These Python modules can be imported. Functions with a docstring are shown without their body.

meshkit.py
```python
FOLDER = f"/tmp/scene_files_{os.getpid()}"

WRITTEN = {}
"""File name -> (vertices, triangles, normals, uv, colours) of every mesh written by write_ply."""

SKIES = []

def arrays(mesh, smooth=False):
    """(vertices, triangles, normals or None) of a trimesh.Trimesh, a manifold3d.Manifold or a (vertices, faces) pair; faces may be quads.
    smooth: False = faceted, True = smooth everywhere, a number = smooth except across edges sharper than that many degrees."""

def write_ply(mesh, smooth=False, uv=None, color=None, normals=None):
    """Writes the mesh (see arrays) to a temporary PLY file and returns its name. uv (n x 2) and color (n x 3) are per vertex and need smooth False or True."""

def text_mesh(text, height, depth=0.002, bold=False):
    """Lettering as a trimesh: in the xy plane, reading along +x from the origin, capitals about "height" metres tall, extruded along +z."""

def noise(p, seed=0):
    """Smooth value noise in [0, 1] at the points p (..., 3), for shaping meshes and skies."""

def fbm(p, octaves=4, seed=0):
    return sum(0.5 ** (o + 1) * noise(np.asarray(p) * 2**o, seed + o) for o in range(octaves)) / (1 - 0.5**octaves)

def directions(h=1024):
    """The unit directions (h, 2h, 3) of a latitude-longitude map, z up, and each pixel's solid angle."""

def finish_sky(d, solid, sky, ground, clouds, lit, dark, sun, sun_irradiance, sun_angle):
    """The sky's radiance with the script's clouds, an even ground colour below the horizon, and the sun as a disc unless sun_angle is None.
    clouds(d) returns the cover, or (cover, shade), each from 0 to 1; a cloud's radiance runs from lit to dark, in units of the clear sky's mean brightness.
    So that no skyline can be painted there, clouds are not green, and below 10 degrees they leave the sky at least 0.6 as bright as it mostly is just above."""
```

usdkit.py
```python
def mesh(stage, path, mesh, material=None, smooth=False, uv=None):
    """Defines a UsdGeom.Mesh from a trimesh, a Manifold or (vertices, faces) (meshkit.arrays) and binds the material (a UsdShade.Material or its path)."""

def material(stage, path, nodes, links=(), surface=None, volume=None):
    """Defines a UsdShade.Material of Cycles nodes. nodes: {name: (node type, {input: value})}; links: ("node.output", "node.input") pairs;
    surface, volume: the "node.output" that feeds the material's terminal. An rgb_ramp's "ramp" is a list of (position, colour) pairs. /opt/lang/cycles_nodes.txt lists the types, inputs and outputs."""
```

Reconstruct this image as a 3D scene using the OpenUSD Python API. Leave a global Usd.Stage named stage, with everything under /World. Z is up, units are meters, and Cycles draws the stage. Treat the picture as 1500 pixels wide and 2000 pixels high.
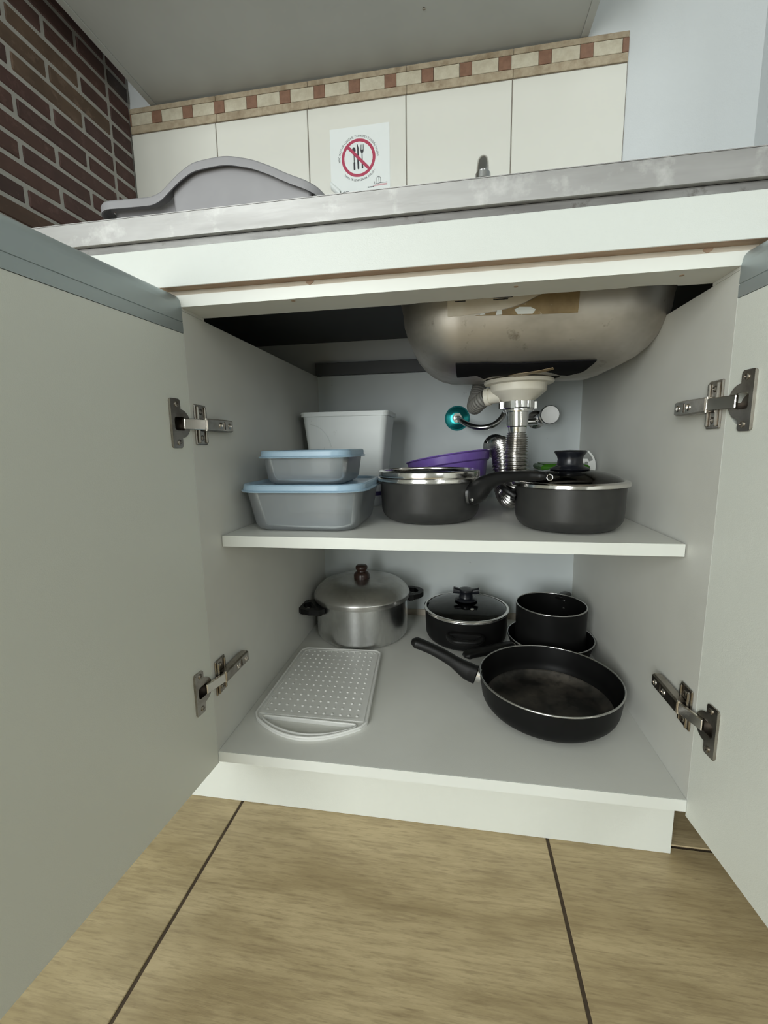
import math, random
import numpy as np, trimesh, manifold3d, shapely
from shapely.geometry import Polygon, Point, LineString, box as sbox
from shapely.ops import unary_union
import meshkit, usdkit
from pxr import Usd, UsdGeom, UsdLux, UsdShade, Gf, Sdf

stage = Usd.Stage.CreateInMemory()
UsdGeom.SetStageUpAxis(stage, UsdGeom.Tokens.z)
UsdGeom.SetStageMetersPerUnit(stage, 1.0)
UsdGeom.Xform.Define(stage, '/World')
stage.SetDefaultPrim(stage.GetPrimAtPath('/World'))
rng = random.Random(7)

# ------------------------------------------------------------------ camera
EYE = np.array([0.34679, -0.53852, 0.58680])
YAW, PITCH, ROLL, FPX = -0.162876, -0.153000, -0.016937, 844.894
def camera_axes():
    cy, sy, cp, sp = math.cos(YAW), math.sin(YAW), math.cos(PITCH), math.sin(PITCH)
    fwd = np.array([sy*cp, cy*cp, sp]); r0 = np.array([cy, -sy, 0]); u0 = np.cross(r0, fwd)
    cr, sr = math.cos(ROLL), math.sin(ROLL)
    return cr*r0+sr*u0, -sr*r0+cr*u0, fwd
_r, _u, _f = camera_axes()
cam = UsdGeom.Camera.Define(stage, '/World/camera')
cam.CreateHorizontalApertureAttr(36.0)
cam.CreateVerticalApertureAttr(48.0)
cam.CreateFocalLengthAttr(FPX/1500*36)
cam.CreateClippingRangeAttr(Gf.Vec2f(0.01, 100))
cam.AddTransformOp().Set(Gf.Matrix4d(*_r, 0, *_u, 0, *(-_f), 0, *EYE, 1))
cam.CreateExposureAttr(-0.1)

# ------------------------------------------------------------------ daylight
def rect_light(name, loc, rot, w, h, power, color):
    l = UsdLux.RectLight.Define(stage, '/World/'+name)
    l.CreateWidthAttr(w); l.CreateHeightAttr(h); l.CreateIntensityAttr(power); l.CreateColorAttr(Gf.Vec3f(*color))
    x = UsdGeom.Xformable(l); x.AddTranslateOp().Set(Gf.Vec3d(*loc)); x.AddRotateXYZOp().Set(Gf.Vec3f(*rot))
    return l
ROOM_L, ROOM_R, ROOM_F, WALL_Y, CEIL = -2.4, 2.7, -2.9, 0.572, 2.6
STUB = 0.952                                       # short wall that ends the counter on the right
WIN = (-1.55, -0.05, 0.10, 2.20)                    # glazed balcony door in the wall behind the camera: x0 x1 z0 z1
WIN2 = (1.45, 2.25, .80, 2.20)                      # window farther right in the same wall
rect_light('window_daylight', ((WIN[0]+WIN[1])/2, ROOM_F-.08, (WIN[2]+WIN[3])/2), (90, 0, 0), WIN[1]-WIN[0], WIN[3]-WIN[2], 11.0, (0.96, 1.0, 0.985))
rect_light('side_daylight', ((WIN2[0]+WIN2[1])/2, ROOM_F-.08, (WIN2[2]+WIN2[3])/2), (90, 0, 0), WIN2[1]-WIN2[0], WIN2[3]-WIN2[2], 7.0, (0.96, 1.0, 0.985))

# ------------------------------------------------------------------ materials
LOOKS = '/World/Looks'
UsdGeom.Scope.Define(stage, LOOKS)
M = {}
def mat(name, c1, rough=0.5, metal=0.0, c2=None, scale=8.0, stretch=(1, 1, 1), lo=0.35, hi=0.65, detail=4.0, bump=0.0, bscale=None,
        rough2=None, coat=0.0, spec=None, rand=False, c3=None, scale3=3.0, lo3=.5, hi3=.65, stretch3=(1, 1, 1)):
    n = {'g': ('geometry', {}), 'p': ('principled_bsdf', {'base_color': c1, 'roughness': rough, 'metallic': metal})}
    L = []
    if coat: n['p'][1]['coat_weight'] = coat
    if spec is not None: n['p'][1]['specular_ior_level'] = spec
    src = 'g.position'
    if rand:
        n['oi'] = ('object_info', {}); n['cx'] = ('combine_xyz', {}); n['sc'] = ('math', {'math_type': 'multiply', 'value2': 37.0}); n['ad'] = ('vector_math', {'math_type': 'add'})
        L += [('oi.random', 'sc.value1'), ('sc.value', 'cx.x'), ('sc.value', 'cx.y'), ('sc.value', 'cx.z'), ('g.position', 'ad.vector1'), ('cx.vector', 'ad.vector2')]
        src = 'ad.vector'
    if c2 is not None:
        n['m'] = ('mapping', {'scale': stretch}); n['n'] = ('noise_texture', {'scale': scale, 'detail': detail, 'roughness': .6})
        n['r'] = ('rgb_ramp', {'ramp': [(0, c1), (lo, c1), (hi, c2), (1, c2)]})
        L += [(src, 'm.vector'), ('m.vector', 'n.vector'), ('n.fac', 'r.fac')]
        last = 'r.color'
        if c3 is not None:
            n['m3'] = ('mapping', {'scale': stretch3, 'location': (3.1, 1.7, 5.3)}); n['n3'] = ('noise_texture', {'scale': scale3, 'detail': 5.0, 'roughness': .65})
            n['r3'] = ('rgb_ramp', {'ramp': [(0, (0, 0, 0)), (lo3, (0, 0, 0)), (hi3, (1, 1, 1)), (1, (1, 1, 1))]}); n['x3'] = ('mix', {'color2': c3})
            L += [(src, 'm3.vector'), ('m3.vector', 'n3.vector'), ('n3.fac', 'r3.fac'), ('r3.color', 'x3.fac'), (last, 'x3.color1')]
            last = 'x3.color'
        L += [(last, 'p.base_color')]
        if rough2 is not None:
            n['rr'] = ('rgb_ramp', {'ramp': [(0, (rough,)*3), (lo, (rough,)*3), (hi, (rough2,)*3), (1, (rough2,)*3)]})
            L += [('n.fac', 'rr.fac'), ('rr.color', 'p.roughness')]
    if bump:
        n['mb'] = ('mapping', {'scale': stretch}); n['nb'] = ('noise_texture', {'scale': bscale or scale, 'detail': 3.0}); n['b'] = ('bump', {'distance': bump, 'strength': 1.0})
        L += [(src, 'mb.vector'), ('mb.vector', 'nb.vector'), ('nb.fac', 'b.height'), ('b.normal', 'p.normal')]
    M[name] = usdkit.material(stage, f'{LOOKS}/{name}', n, L, surface='p.BSDF')
    return M[name]
def clear(name, tint, fac, rough=0.05, gloss=(1, 1, 1), body=None, bodyfac=0.0):
    n = {'t': ('transparent_bsdf', {'color': tint}), 'g': ('glossy_bsdf', {'color': gloss, 'roughness': rough}), 'f': ('fresnel', {'IOR': 1.5}), 'x': ('mix_closure', {})}
    L = [('t.BSDF', 'x.closure1'), ('g.BSDF', 'x.closure2'), ('f.fac', 'x.fac')]
    out = 'x.closure'
    if body is not None:
        n['d'] = ('diffuse_bsdf', {'color': body}); n['tr'] = ('translucent_bsdf', {'color': body}); n['dm'] = ('mix_closure', {'fac': 0.5}); n['y'] = ('mix_closure', {'fac': bodyfac})
        n['x'][1].pop('fac', None)
        L = [('t.BSDF', 'y.closure1'), ('d.BSDF', 'dm.closure1'), ('tr.BSDF', 'dm.closure2'), ('dm.closure', 'y.closure2'), ('y.closure', 'x.closure1'), ('g.BSDF', 'x.closure2'), ('f.fac', 'x.fac')]
    M[name] = usdkit.material(stage, f'{LOOKS}/{name}', n, L, surface=out)

mat('melamine', (.68, .70, .645), .42, bump=.00012, bscale=900)
mat('melamine_inner', (.68, .68, .635), .45, c2=(.63, .63, .585), scale=5, bump=.0001, bscale=900)
mat('fascia_white', (.60, .63, .60), .42, bump=.00012, bscale=900)
mat('melamine_edge', (.70, .72, .675), .4)
mat('back_board', (.66, .71, .71), .5, c2=(.61, .66, .67), scale=4, c3=(.36, .38, .38), scale3=26, lo3=.70, hi3=.76, stretch3=(1, 1, 2))
mat('raw_board', (.30, .20, .14), .9, c2=(.42, .31, .22), scale=40, stretch=(.2, 1, 1))
mat('cream_strip', (.55, .50, .42), .7, c2=(.47, .41, .33), scale=20)
mat('aluminium_profile', (.40, .45, .46), .42, metal=.55, c2=(.37, .42, .43), scale=6)
mat('groove_shadow', (.12, .13, .13), .7)
mat('brushed_steel', (.40, .395, .385), .50, metal=1.0, c2=(.33, .325, .315), scale=9, stretch=(.5, 3, 3), bump=.00006, bscale=120, rough2=.58, c3=(.50, .495, .48), scale3=22, lo3=.55, hi3=.72)
mat('steel_lip', (.30, .30, .29), .55, metal=.8, c2=(.17, .165, .16), scale=14, stretch=(.5, 2, 2), c3=(.12, .11, .10), scale3=40, lo3=.6, hi3=.7)
mat('bowl_steel', (.56, .53, .49), .48, metal=1.0, c2=(.44, .41, .36), scale=11, stretch=(1, 1, 1.6), lo=.42, hi=.68, rough2=.6, c3=(.25, .22, .18), scale3=34, lo3=.62, hi3=.76)
mat('dark_underside', (.10, .105, .11), .6, metal=.3)
mat('paper_label', (.74, .69, .60), .8, c2=(.66, .58, .47), scale=25)
mat('glue_residue', (.33, .24, .12), .45, c2=(.22, .15, .07), scale=30, c3=(.60, .55, .45), scale3=60, lo3=.64, hi3=.68)
mat('print_ink', (.03, .03, .035), .6)
mat('bitumen_patch', (.007, .007, .008), .85, spec=.1, bump=.0006, bscale=60)
mat('off_white_plastic', (.72, .69, .60), .42, c2=(.62, .57, .46), scale=14, lo=.45, hi=.8)
mat('grey_hose', (.17, .165, .15), .5)
mat('chrome', (.86, .86, .86), .10, metal=1.0)
mat('chrome_dark', (.48, .48, .48), .20, metal=1.0)
mat('flex_metal', (.74, .73, .71), .20, metal=1.0, c2=(.45, .43, .40), scale=40)
mat('teal_metal', (.02, .30, .32), .22, metal=.85, c2=(.03, .38, .38), scale=20)
mat('hinge_nickel', (.44, .41, .37), .27, metal=1.0, c2=(.30, .27, .23), scale=60, lo=.4, hi=.7)
mat('hinge_bright', (.78, .74, .68), .2, metal=1.0)
mat('hinge_cup', (.16, .14, .12), .35, metal=.9)
mat('screw_steel', (.35, .32, .28), .3, metal=1.0)
mat('pot_graphite', (.034, .034, .032), .40, c2=(.028, .028, .027), scale=60, spec=.35)
mat('pot_black', (.006, .006, .006), .42, c2=(.008, .008, .008), scale=30, spec=.14)
mat('nonstick_worn', (.014, .013, .012), .38, c2=(.135, .118, .098), scale=13, lo=.42, hi=.75, c3=(.04, .036, .032), scale3=60, lo3=.5, hi3=.7, rough2=.55)
mat('bakelite', (.006, .006, .006), .42, spec=.3)
mat('bakelite_brown', (.035, .016, .012), .3)
mat('knob_black', (.008, .009, .013), .28)
mat('rim_steel', (.78, .76, .73), .16, metal=1.0)
mat('rim_bare', (.62, .62, .61), .25, metal=1.0)
mat('pot_aluminium', (.70, .705, .70), .20, metal=1.0, c2=(.60, .605, .60), scale=18, stretch=(1, 1, .4), rough2=.28, bump=.0001, bscale=70)
mat('lid_aluminium', (.60, .595, .58), .25, metal=1.0, c2=(.46, .455, .44), scale=14, rough2=.36)
clear('lid_glass', (.80, .84, .83), .1, .04)
clear('lid_glass_dark', (.62, .64, .63), .1, .06)
clear('jar_glass', (.86, .92, .90), .1, .04, body=(.7, .8, .77), bodyfac=.25)
clear('box_plastic', (.95, .97, .98), .1, .18, body=(.76, .81, .84), bodyfac=.34)
mat('lid_blue', (.34, .48, .60), .35, c2=(.31, .45, .57), scale=10)
mat('bucket_white', (.82, .86, .85), .38, c2=(.78, .82, .81), scale=9, c3=(.55, .58, .57), scale3=50, lo3=.66, hi3=.74)
mat('purple_plastic', (.16, .095, .36), .33, c2=(.15, .085, .33), scale=12)
mat('purple_dark', (.05, .035, .13), .4)
mat('green_plastic', (.035, .14, .008), .3)
mat('white_plastic', (.74, .75, .72), .4)
mat('board_white', (.72, .72, .69), .38)
mat('dish_grey', (.27, .265, .275), .42, c2=(.25, .245, .255), scale=10, rough2=.5)
mat('wall_paint', (.62, .65, .66), .6, c2=(.60, .63, .64), scale=3, bump=.0002, bscale=300)
mat('wall_tile', (.72, .72, .66), .25, c2=(.70, .70, .64), scale=3)
mat('tile_grout', (.22, .20, .17), .9)
mat('border_beige', (.36, .29, .20), .4, c2=(.47, .40, .29), scale=60, c3=(.26, .20, .13), scale3=25, lo3=.5, hi3=.7)
mat('border_cream', (.60, .56, .44), .4, c2=(.50, .45, .34), scale=70)
mat('border_brown', (.21, .115, .075), .4, c2=(.27, .15, .10), scale=80)
mat('cabinet_grey', (.46, .475, .46), .5, c2=(.43, .445, .43), scale=7)
mat('paper_white', (.76, .80, .79), .5)
mat('sign_red', (.42, .04, .09), .5)
mat('sign_pink', (.62, .40, .42), .5)
mat('mortar', (.46, .45, .42), .9, c2=(.40, .39, .36), scale=30, bump=.0008, bscale=160)
BR = [(.078, .040, .034), (.090, .046, .037), (.070, .038, .034), (.100, .058, .040), (.115, .074, .050), (.062, .046, .042), (.084, .041, .035), (.072, .037, .032)]
for i, c in enumerate(BR):
    c = tuple(x*1.25 for x in c); mat(f'brick_clay_{i}', c, .75, c2=tuple(x*.72 for x in c), scale=16, c3=tuple(min(1, x*1.35+.01) for x in c), scale3=45, lo3=.55, hi3=.75, bump=.0006, bscale=90, rand=True)
def floor_mat(name, light, dark, streak):
    n = {'g': ('geometry', {}), 'oi': ('object_info', {}), 'sc': ('math', {'math_type': 'multiply', 'value2': 37.0}), 'cx': ('combine_xyz', {}), 'ad': ('vector_math', {'math_type': 'add'}),
         'm1': ('mapping', {'scale': (.9, 3.0, 1), 'rotation': (0, 0, .06)}), 'n1': ('noise_texture', {'scale': 5.0, 'detail': 4.0, 'roughness': .6, 'distortion': .4}),
         'm2': ('mapping', {'scale': (1, 13, 1), 'rotation': (0, 0, .05)}), 'n2': ('noise_texture', {'scale': 11.0, 'detail': 4.0, 'roughness': .68, 'distortion': .25}),
         'm3': ('mapping', {'scale': (1, 9, 1), 'rotation': (0, 0, -.04), 'location': (4.0, 2.0, 0)}), 'n3': ('noise_texture', {'scale': 34.0, 'detail': 3.0, 'roughness': .65}),
         'r1': ('rgb_ramp', {'ramp': [(0, dark), (.36, dark), (.60, light), (1, light)]}),
         'r2': ('rgb_ramp', {'ramp': [(0, (0, 0, 0)), (.46, (0, 0, 0)), (.68, (.42, .42, .42)), (.88, (.75, .75, .75))]}),
         'r3': ('rgb_ramp', {'ramp': [(0, (0, 0, 0)), (.50, (0, 0, 0)), (.72, (.45, .45, .45)), (1, (.6, .6, .6))]}),
         'x2': ('mix', {'color2': streak}), 'x3': ('mix', {'color2': tuple(.8*v for v in streak)}), 'p': ('principled_bsdf', {'roughness': .36}), 'b': ('bump', {'distance': .00025, 'strength': 1.0})}
    L = [('oi.random', 'sc.value1'), ('sc.value', 'cx.x'), ('sc.value', 'cx.y'), ('g.position', 'ad.vector1'), ('cx.vector', 'ad.vector2')]
    for i in '123': L += [('ad.vector', f'm{i}.vector'), (f'm{i}.vector', f'n{i}.vector'), (f'n{i}.fac', f'r{i}.fac')]
    L += [('r1.color', 'x2.color1'), ('r2.color', 'x2.fac'), ('x2.color', 'x3.color1'), ('r3.color', 'x3.fac'), ('x3.color', 'p.base_color'), ('n2.fac', 'b.height'), ('b.normal', 'p.normal')]
    M[name] = usdkit.material(stage, f'{LOOKS}/{name}', n, L, surface='p.BSDF')
floor_mat('floor_wood_0', (.545, .430, .245), (.375, .285, .150), (.23, .16, .080))
floor_mat('floor_wood_1', (.53, .42, .24), (.37, .285, .150), (.225, .16, .080))
floor_mat('floor_wood_2', (.555, .44, .255), (.385, .295, .158), (.235, .165, .085))
mat('floor_grout', (.055, .036, .022), .9, c2=(.085, .06, .035), scale=30)

# ------------------------------------------------------------------ object helpers
taken, where = {}, {}
def numbered(parent, name):
    k = taken[(parent, name)] = taken.get((parent, name), -1)+1
    return name if k == 0 else f'{name}_{k:03d}'
def data(prim, **kw):
    for k, v in kw.items():
        if v: prim.SetCustomDataByKey(k, v)
def thing(name, label, category, loc=(0, 0, 0), group=None, kind=None):
    path = '/World/'+numbered('/World', name)
    x = UsdGeom.Xform.Define(stage, path); x.AddTranslateOp().Set(Gf.Vec3d(*map(float, loc)))
    data(x.GetPrim(), label=label, category=category, group=group, kind=kind)
    where[path] = np.array(loc, float)
    return path
def part(parent, name, mesh, material, smooth=30, label=None, kind=None, category=None, group=None):
    if isinstance(mesh, (list, tuple)): mesh = trimesh.util.concatenate([to_tm(m) for m in mesh])
    mesh = to_tm(mesh).copy()
    off = where.get(parent, np.zeros(3)); mesh.apply_translation(-off)
    path = parent+'/'+numbered(parent, name)
    m = usdkit.mesh(stage, path, mesh, M[material], smooth=smooth)
    data(m.GetPrim(), label=label, kind=kind, category=category, group=group)
    where[path] = off
    return path
def struct(name, mesh, material, label, smooth=30):
    return part('/World', name, mesh, material, smooth, label=label, kind='structure', category=None)

# ------------------------------------------------------------------ mesh helpers
def to_tm(m):
    if isinstance(m, trimesh.Trimesh): return m
    v, f, _ = meshkit.arrays(m)
    return trimesh.Trimesh(v, f, process=False)
def man(m):
    m = to_tm(m); m = trimesh.Trimesh(m.vertices, m.faces, process=True)
    return manifold3d.Manifold(manifold3d.Mesh(np.asarray(m.vertices, np.float32), np.asarray(m.faces, np.uint32)))
def bx(x0, x1, y0, y1, z0, z1, b=0.0):
    lo, hi = np.minimum((x0, y0, z0), (x1, y1, z1)).astype(float), np.maximum((x0, y0, z0), (x1, y1, z1)).astype(float)
    if not b:
        m = trimesh.creation.box(hi-lo); m.apply_translation((lo+hi)/2); return m
    b = min(b, *((hi-lo)*.45))
    pts = []
    for s in np.ndindex(2, 2, 2):
        c = np.where(s, hi, lo); d = np.where(s, -b, b)
        for k in range(3):
            q = c+d; q[k] = c[k]; pts.append(q)
    return trimesh.convex.convex_hull(np.array(pts))
def lathe(prof, c=(0, 0), n=72, axis=None):
    """closed solid of revolution about z; prof: list of (r, z)."""
    prof = np.array(prof, float); T = np.linspace(0, 2*np.pi, n, endpoint=False)
    v, f, rows = [], [], []
    for r, z in prof:
        if r < 1e-7: rows.append([len(v)]); v.append((0, 0, z))
        else:
            rows.append(list(range(len(v), len(v)+n))); v += [(r*math.cos(t), r*math.sin(t), z) for t in T]
    seq = list(zip(rows[:-1], rows[1:]))
    closed = len(rows[0]) > 1 and len(rows[-1]) > 1
    if closed: seq.append((rows[-1], rows[0]))
    for a, b in seq:
        for i in range(n):
            j = (i+1) % n
            if len(a) == 1 and len(b) == 1: break
            if len(a) == 1: f.append((a[0], b[j], b[i]))
            elif len(b) == 1: f.append((a[i], a[j], b[0]))
            else: f += [(a[i], a[j], b[j]), (a[i], b[j], b[i])]
    m = trimesh.Trimesh(np.array(v), np.array(f), process=False)
    if m.volume < 0: m.invert()
    m.apply_translation((c[0], c[1], 0))
    return m
def torus(R, r, z, c=(0, 0), n=72, k=10, sq=1.0):
    return lathe([(R+r*math.cos(t), z+sq*r*math.sin(t)) for t in np.linspace(0, 2*np.pi, k, endpoint=False)], c, n)
def loft(rings, cap=True):
    rings = np.asarray(rings, float); n, m, _ = rings.shape
    v = rings.reshape(-1, 3); f = []
    for i in range(n-1):
        for j in range(m):
            a, b, c, d = i*m+j, i*m+(j+1) % m, (i+1)*m+(j+1) % m, (i+1)*m+j
            f += [(a, b, c), (a, c, d)]
    if cap:
        v = np.vstack([v, rings[0].mean(0), rings[-1].mean(0)])
        for j in range(m):
            f.append((n*m, (j+1) % m, j)); f.append((n*m+1, (n-1)*m+j, (n-1)*m+(j+1) % m))
    t = trimesh.Trimesh(v, np.array(f), process=False)
    if cap and t.volume < 0: t.invert()
    return t
def spline(pts, n):
    from scipy.interpolate import CubicSpline
    pts = np.array(pts, float); s = np.r_[0, np.cumsum(np.linalg.norm(np.diff(pts, axis=0), axis=1))]
    return CubicSpline(s, pts)(np.linspace(0, s[-1], n)) if len(pts) > 2 else np.linspace(pts[0], pts[1], n)
def frames(P, up=(0, 0, 1)):
    t = np.gradient(P, axis=0); t /= np.linalg.norm(t, axis=1)[:, None]
    n0 = np.array(up, float); n0 -= t[0]*(n0@t[0])
    if np.linalg.norm(n0) < 1e-3: n0 = np.array([1.0, 0, 0])-t[0]*t[0][0]
    n0 /= np.linalg.norm(n0); N = [n0]
    for i in range(1, len(P)):
        a = N[-1]-t[i]*(N[-1]@t[i]); N.append(a/np.linalg.norm(a))
    N = np.array(N); return t, N, np.cross(t, N)
def tube(pts, r, n=60, k=14, sm=True, up=(0, 0, 1), square=1.0):
    """swept tube; r: number, array, or function of 0..1 -> (half height, half width)."""
    P = spline(pts, n) if sm else np.array(pts, float)
    t, N, B = frames(P, up); T = np.linspace(0, 2*np.pi, k, endpoint=False); rings = []
    for i in range(len(P)):
        u = i/(len(P)-1); rr = r(u) if callable(r) else (r[i] if np.ndim(r) else r)
        a, b = rr if np.ndim(rr) else (rr, rr)
        ct, st = np.cos(T), np.sin(T)
        ct, st = np.sign(ct)*np.abs(ct)**square, np.sign(st)*np.abs(st)**square
        rings.append(P[i]+a*ct[:, None]*N[i]+b*st[:, None]*B[i])
    return loft(rings)
def prism(poly, h, z=0.0):
    gs = getattr(poly, 'geoms', [poly])
    m = trimesh.util.concatenate([trimesh.creation.extrude_polygon(g, h, engine='earcut') for g in gs if g.area > 0])
    m.apply_translation((0, 0, z)); return m
def frame_map(m, o, ax, ay, az):
    T = np.eye(4); T[:3, 0], T[:3, 1], T[:3, 2], T[:3, 3] = ax, ay, az, o
    m = to_tm(m).copy(); m.apply_transform(T)
    return m
def rrect(hx, hy, r, n=8):
    r = max(min(r, hx-1e-5, hy-1e-5), 1e-5); out = []
    for cx, cy, a0 in ((hx-r, hy-r, 0), (-hx+r, hy-r, 90), (-hx+r, -hy+r, 180), (hx-r, -hy+r, 270)):
        for a in np.radians(np.linspace(a0, a0+90, n)): out.append((cx+r*math.cos(a), cy+r*math.sin(a)))
    return np.array(out)
def ring3(xy, z, c=(0, 0)): return np.c_[xy[:, 0]+c[0], xy[:, 1]+c[1], np.full(len(xy), z)]
def screw(o, axis, r=.0035, h=.0015):
    """cross-head screw: domed head with a recessed cross."""
    a = np.array(axis, float); a /= np.linalg.norm(a); s = np.array([0, 0, 1.0]) if abs(a[2]) < .9 else np.array([1.0, 0, 0])
    ax = np.cross(s, a); ax /= np.linalg.norm(ax); ay = np.cross(a, ax)
    head = man(lathe([(0, 0), (r, 0), (r, h*.45), (r*.72, h*.9), (0, h)], n=20))
    cross = man(bx(-r*.62, r*.62, -r*.14, r*.14, h*.35, h*2))+man(bx(-r*.14, r*.14, -r*.62, r*.62, h*.35, h*2))
    return frame_map(head-cross, o, ax, ay, a)

# ================================================================== THE ROOM
# dimensions read from the photograph by resection
W, SIDE_T = 0.640, 0.015
ZB, ZS, D = 0.1371, 0.4559, 0.5643          # top of the bottom board, top of the shelf, back board
ZSIDE, Z_ST0, Z_ST1 = 0.7620, 0.7655, 0.7797
DW = 0.566                                   # face of the wall tiles

# floor: wood-look tiles, one part each, in a dark grout bed
fl = struct('floor', bx(ROOM_L, ROOM_R, ROOM_F, WALL_Y, -.05, -.0016), 'floor_grout', 'dark brown grout bed of the wood-look tiled floor')
TP, G2 = .489, .0023
ys = [y for y in np.arange(.071-TP*7, WALL_Y+TP, TP)]
xs = [x for x in np.arange(-.0005-TP*6, ROOM_R+TP, TP)]
k = 0
for yi in range(len(ys)-1):
    for xi in range(len(xs)-1):
        x0, x1, y0, y1 = max(xs[xi]+G2, ROOM_L), min(xs[xi+1]-G2, ROOM_R), max(ys[yi]+G2, ROOM_F), min(ys[yi+1]-G2, WALL_Y)
        if x1-x0 < .02 or y1-y0 < .02: continue
        part(fl, 'tile', bx(x0, x1, y0, y1, -.008, 0, .0008), f'floor_wood_{k % 3}', smooth=False); k += 1
struct('ceiling', bx(ROOM_L, ROOM_R, ROOM_F, WALL_Y, CEIL, CEIL+.05), 'wall_paint', 'white painted ceiling')

# back wall: painted, with cream tiles and a mosaic border
wb = struct('wall_back', bx(ROOM_L-.1, ROOM_R+.12, WALL_Y, WALL_Y+.1, -.05, CEIL+.05), 'wall_paint', 'white painted wall behind the sink with cream tiles')
TX, TW = -.4666, .23275
for i in range(5):
    a, b = TX+TW*i+.0011, TX+TW*(i+1)-.0011
    for zlo, zhi in ((1.0385, 1.3672), (.8672, 1.0363)): part(wb, 'tile', bx(max(a, -.4615), b, DW, WALL_Y, zlo, zhi, .0010), 'wall_tile', smooth=False, label='plain cream glazed wall tile')
part(wb, 'grout', bx(-.4615, .6975, DW+.0022, WALL_Y, .8672, 1.3695), 'tile_grout', smooth=False)
SQ = [.6013-.0835*i for i in range(14)]
for i in range(5):
    a, b = -.4615+i*.2317, min(-.4615+(i+1)*.2317, .6970)
    part(wb, 'border_strip', bx(a+.0003, b-.0003, DW-.0012, WALL_Y, 1.3692, 1.3862, .0008), 'border_beige', smooth=False)
    part(wb, 'border_strip', bx(a+.0003, b-.0003, DW-.0012, WALL_Y, 1.4137, 1.4250, .0008), 'border_beige', smooth=False)
edges = sorted([(max(s, -.4615), s+.026) for s in SQ if s+.026 > -.46]+[(.6848, .6970)])
for a, b in edges:
    part(wb, 'border_square', bx(a, b, DW-.0014, WALL_Y, 1.3868, 1.4128, .0007), 'border_brown', smooth=False, label='small reddish brown mosaic square')
for (a, b), (c, d) in zip(edges[:-1], edges[1:]):
    if c-b > .005: part(wb, 'border_tile', bx(b+.0005, c-.0005, DW-.0010, WALL_Y, 1.3868, 1.4128, .0007), 'border_cream', smooth=False)

# brick-faced side wall, bricks one by one
XB = -.462
wl = struct('wall_left', bx(XB-.14, XB-.0018, -.06, WALL_Y, 0, CEIL), 'mortar', 'brick-faced wall at the left end of the counter')
PITCH_Z, BL = .0386, .1632
k = 0
for row in range(20):
    zc = 1.0665+PITCH_Z*(row-6)
    if zc > 1.62: continue
    j0 = .250 if (row % 2 == 0) else .332
    cuts = sorted({j0+BL*i for i in range(-3, 3) if j0+BL*i < .46 and j0+BL*i > -.05})+[.497]
    if cuts[-1]-cuts[-2] < .04: cuts.pop(-2)
    segs = list(zip([-.058]+cuts, cuts+[.5655]))
    for a, b in segs:
        g = .0038
        dz = rng.uniform(-.0006, .0006)
        b_ = bx(XB-.012, XB+rng.uniform(-.0008, .0008), a+g, b-g*(1 if b < .56 else .2), zc-PITCH_Z/2+g+dz, zc+PITCH_Z/2-g+dz, .0022)
        part(wl, 'brick', b_, f'brick_clay_{rng.choice([0,0,1,2,3,4,5,6,6,7])}', smooth=False); k += 1
struct('wall_right', bx(STUB, STUB+.12, .09, WALL_Y, 0, CEIL), 'wall_paint', 'short white painted wall at the right end of the counter')
struct('wall_far', bx(ROOM_R, ROOM_R+.12, ROOM_F-.1, WALL_Y, 0, CEIL), 'wall_paint', 'white painted far right wall of the kitchen')
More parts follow.
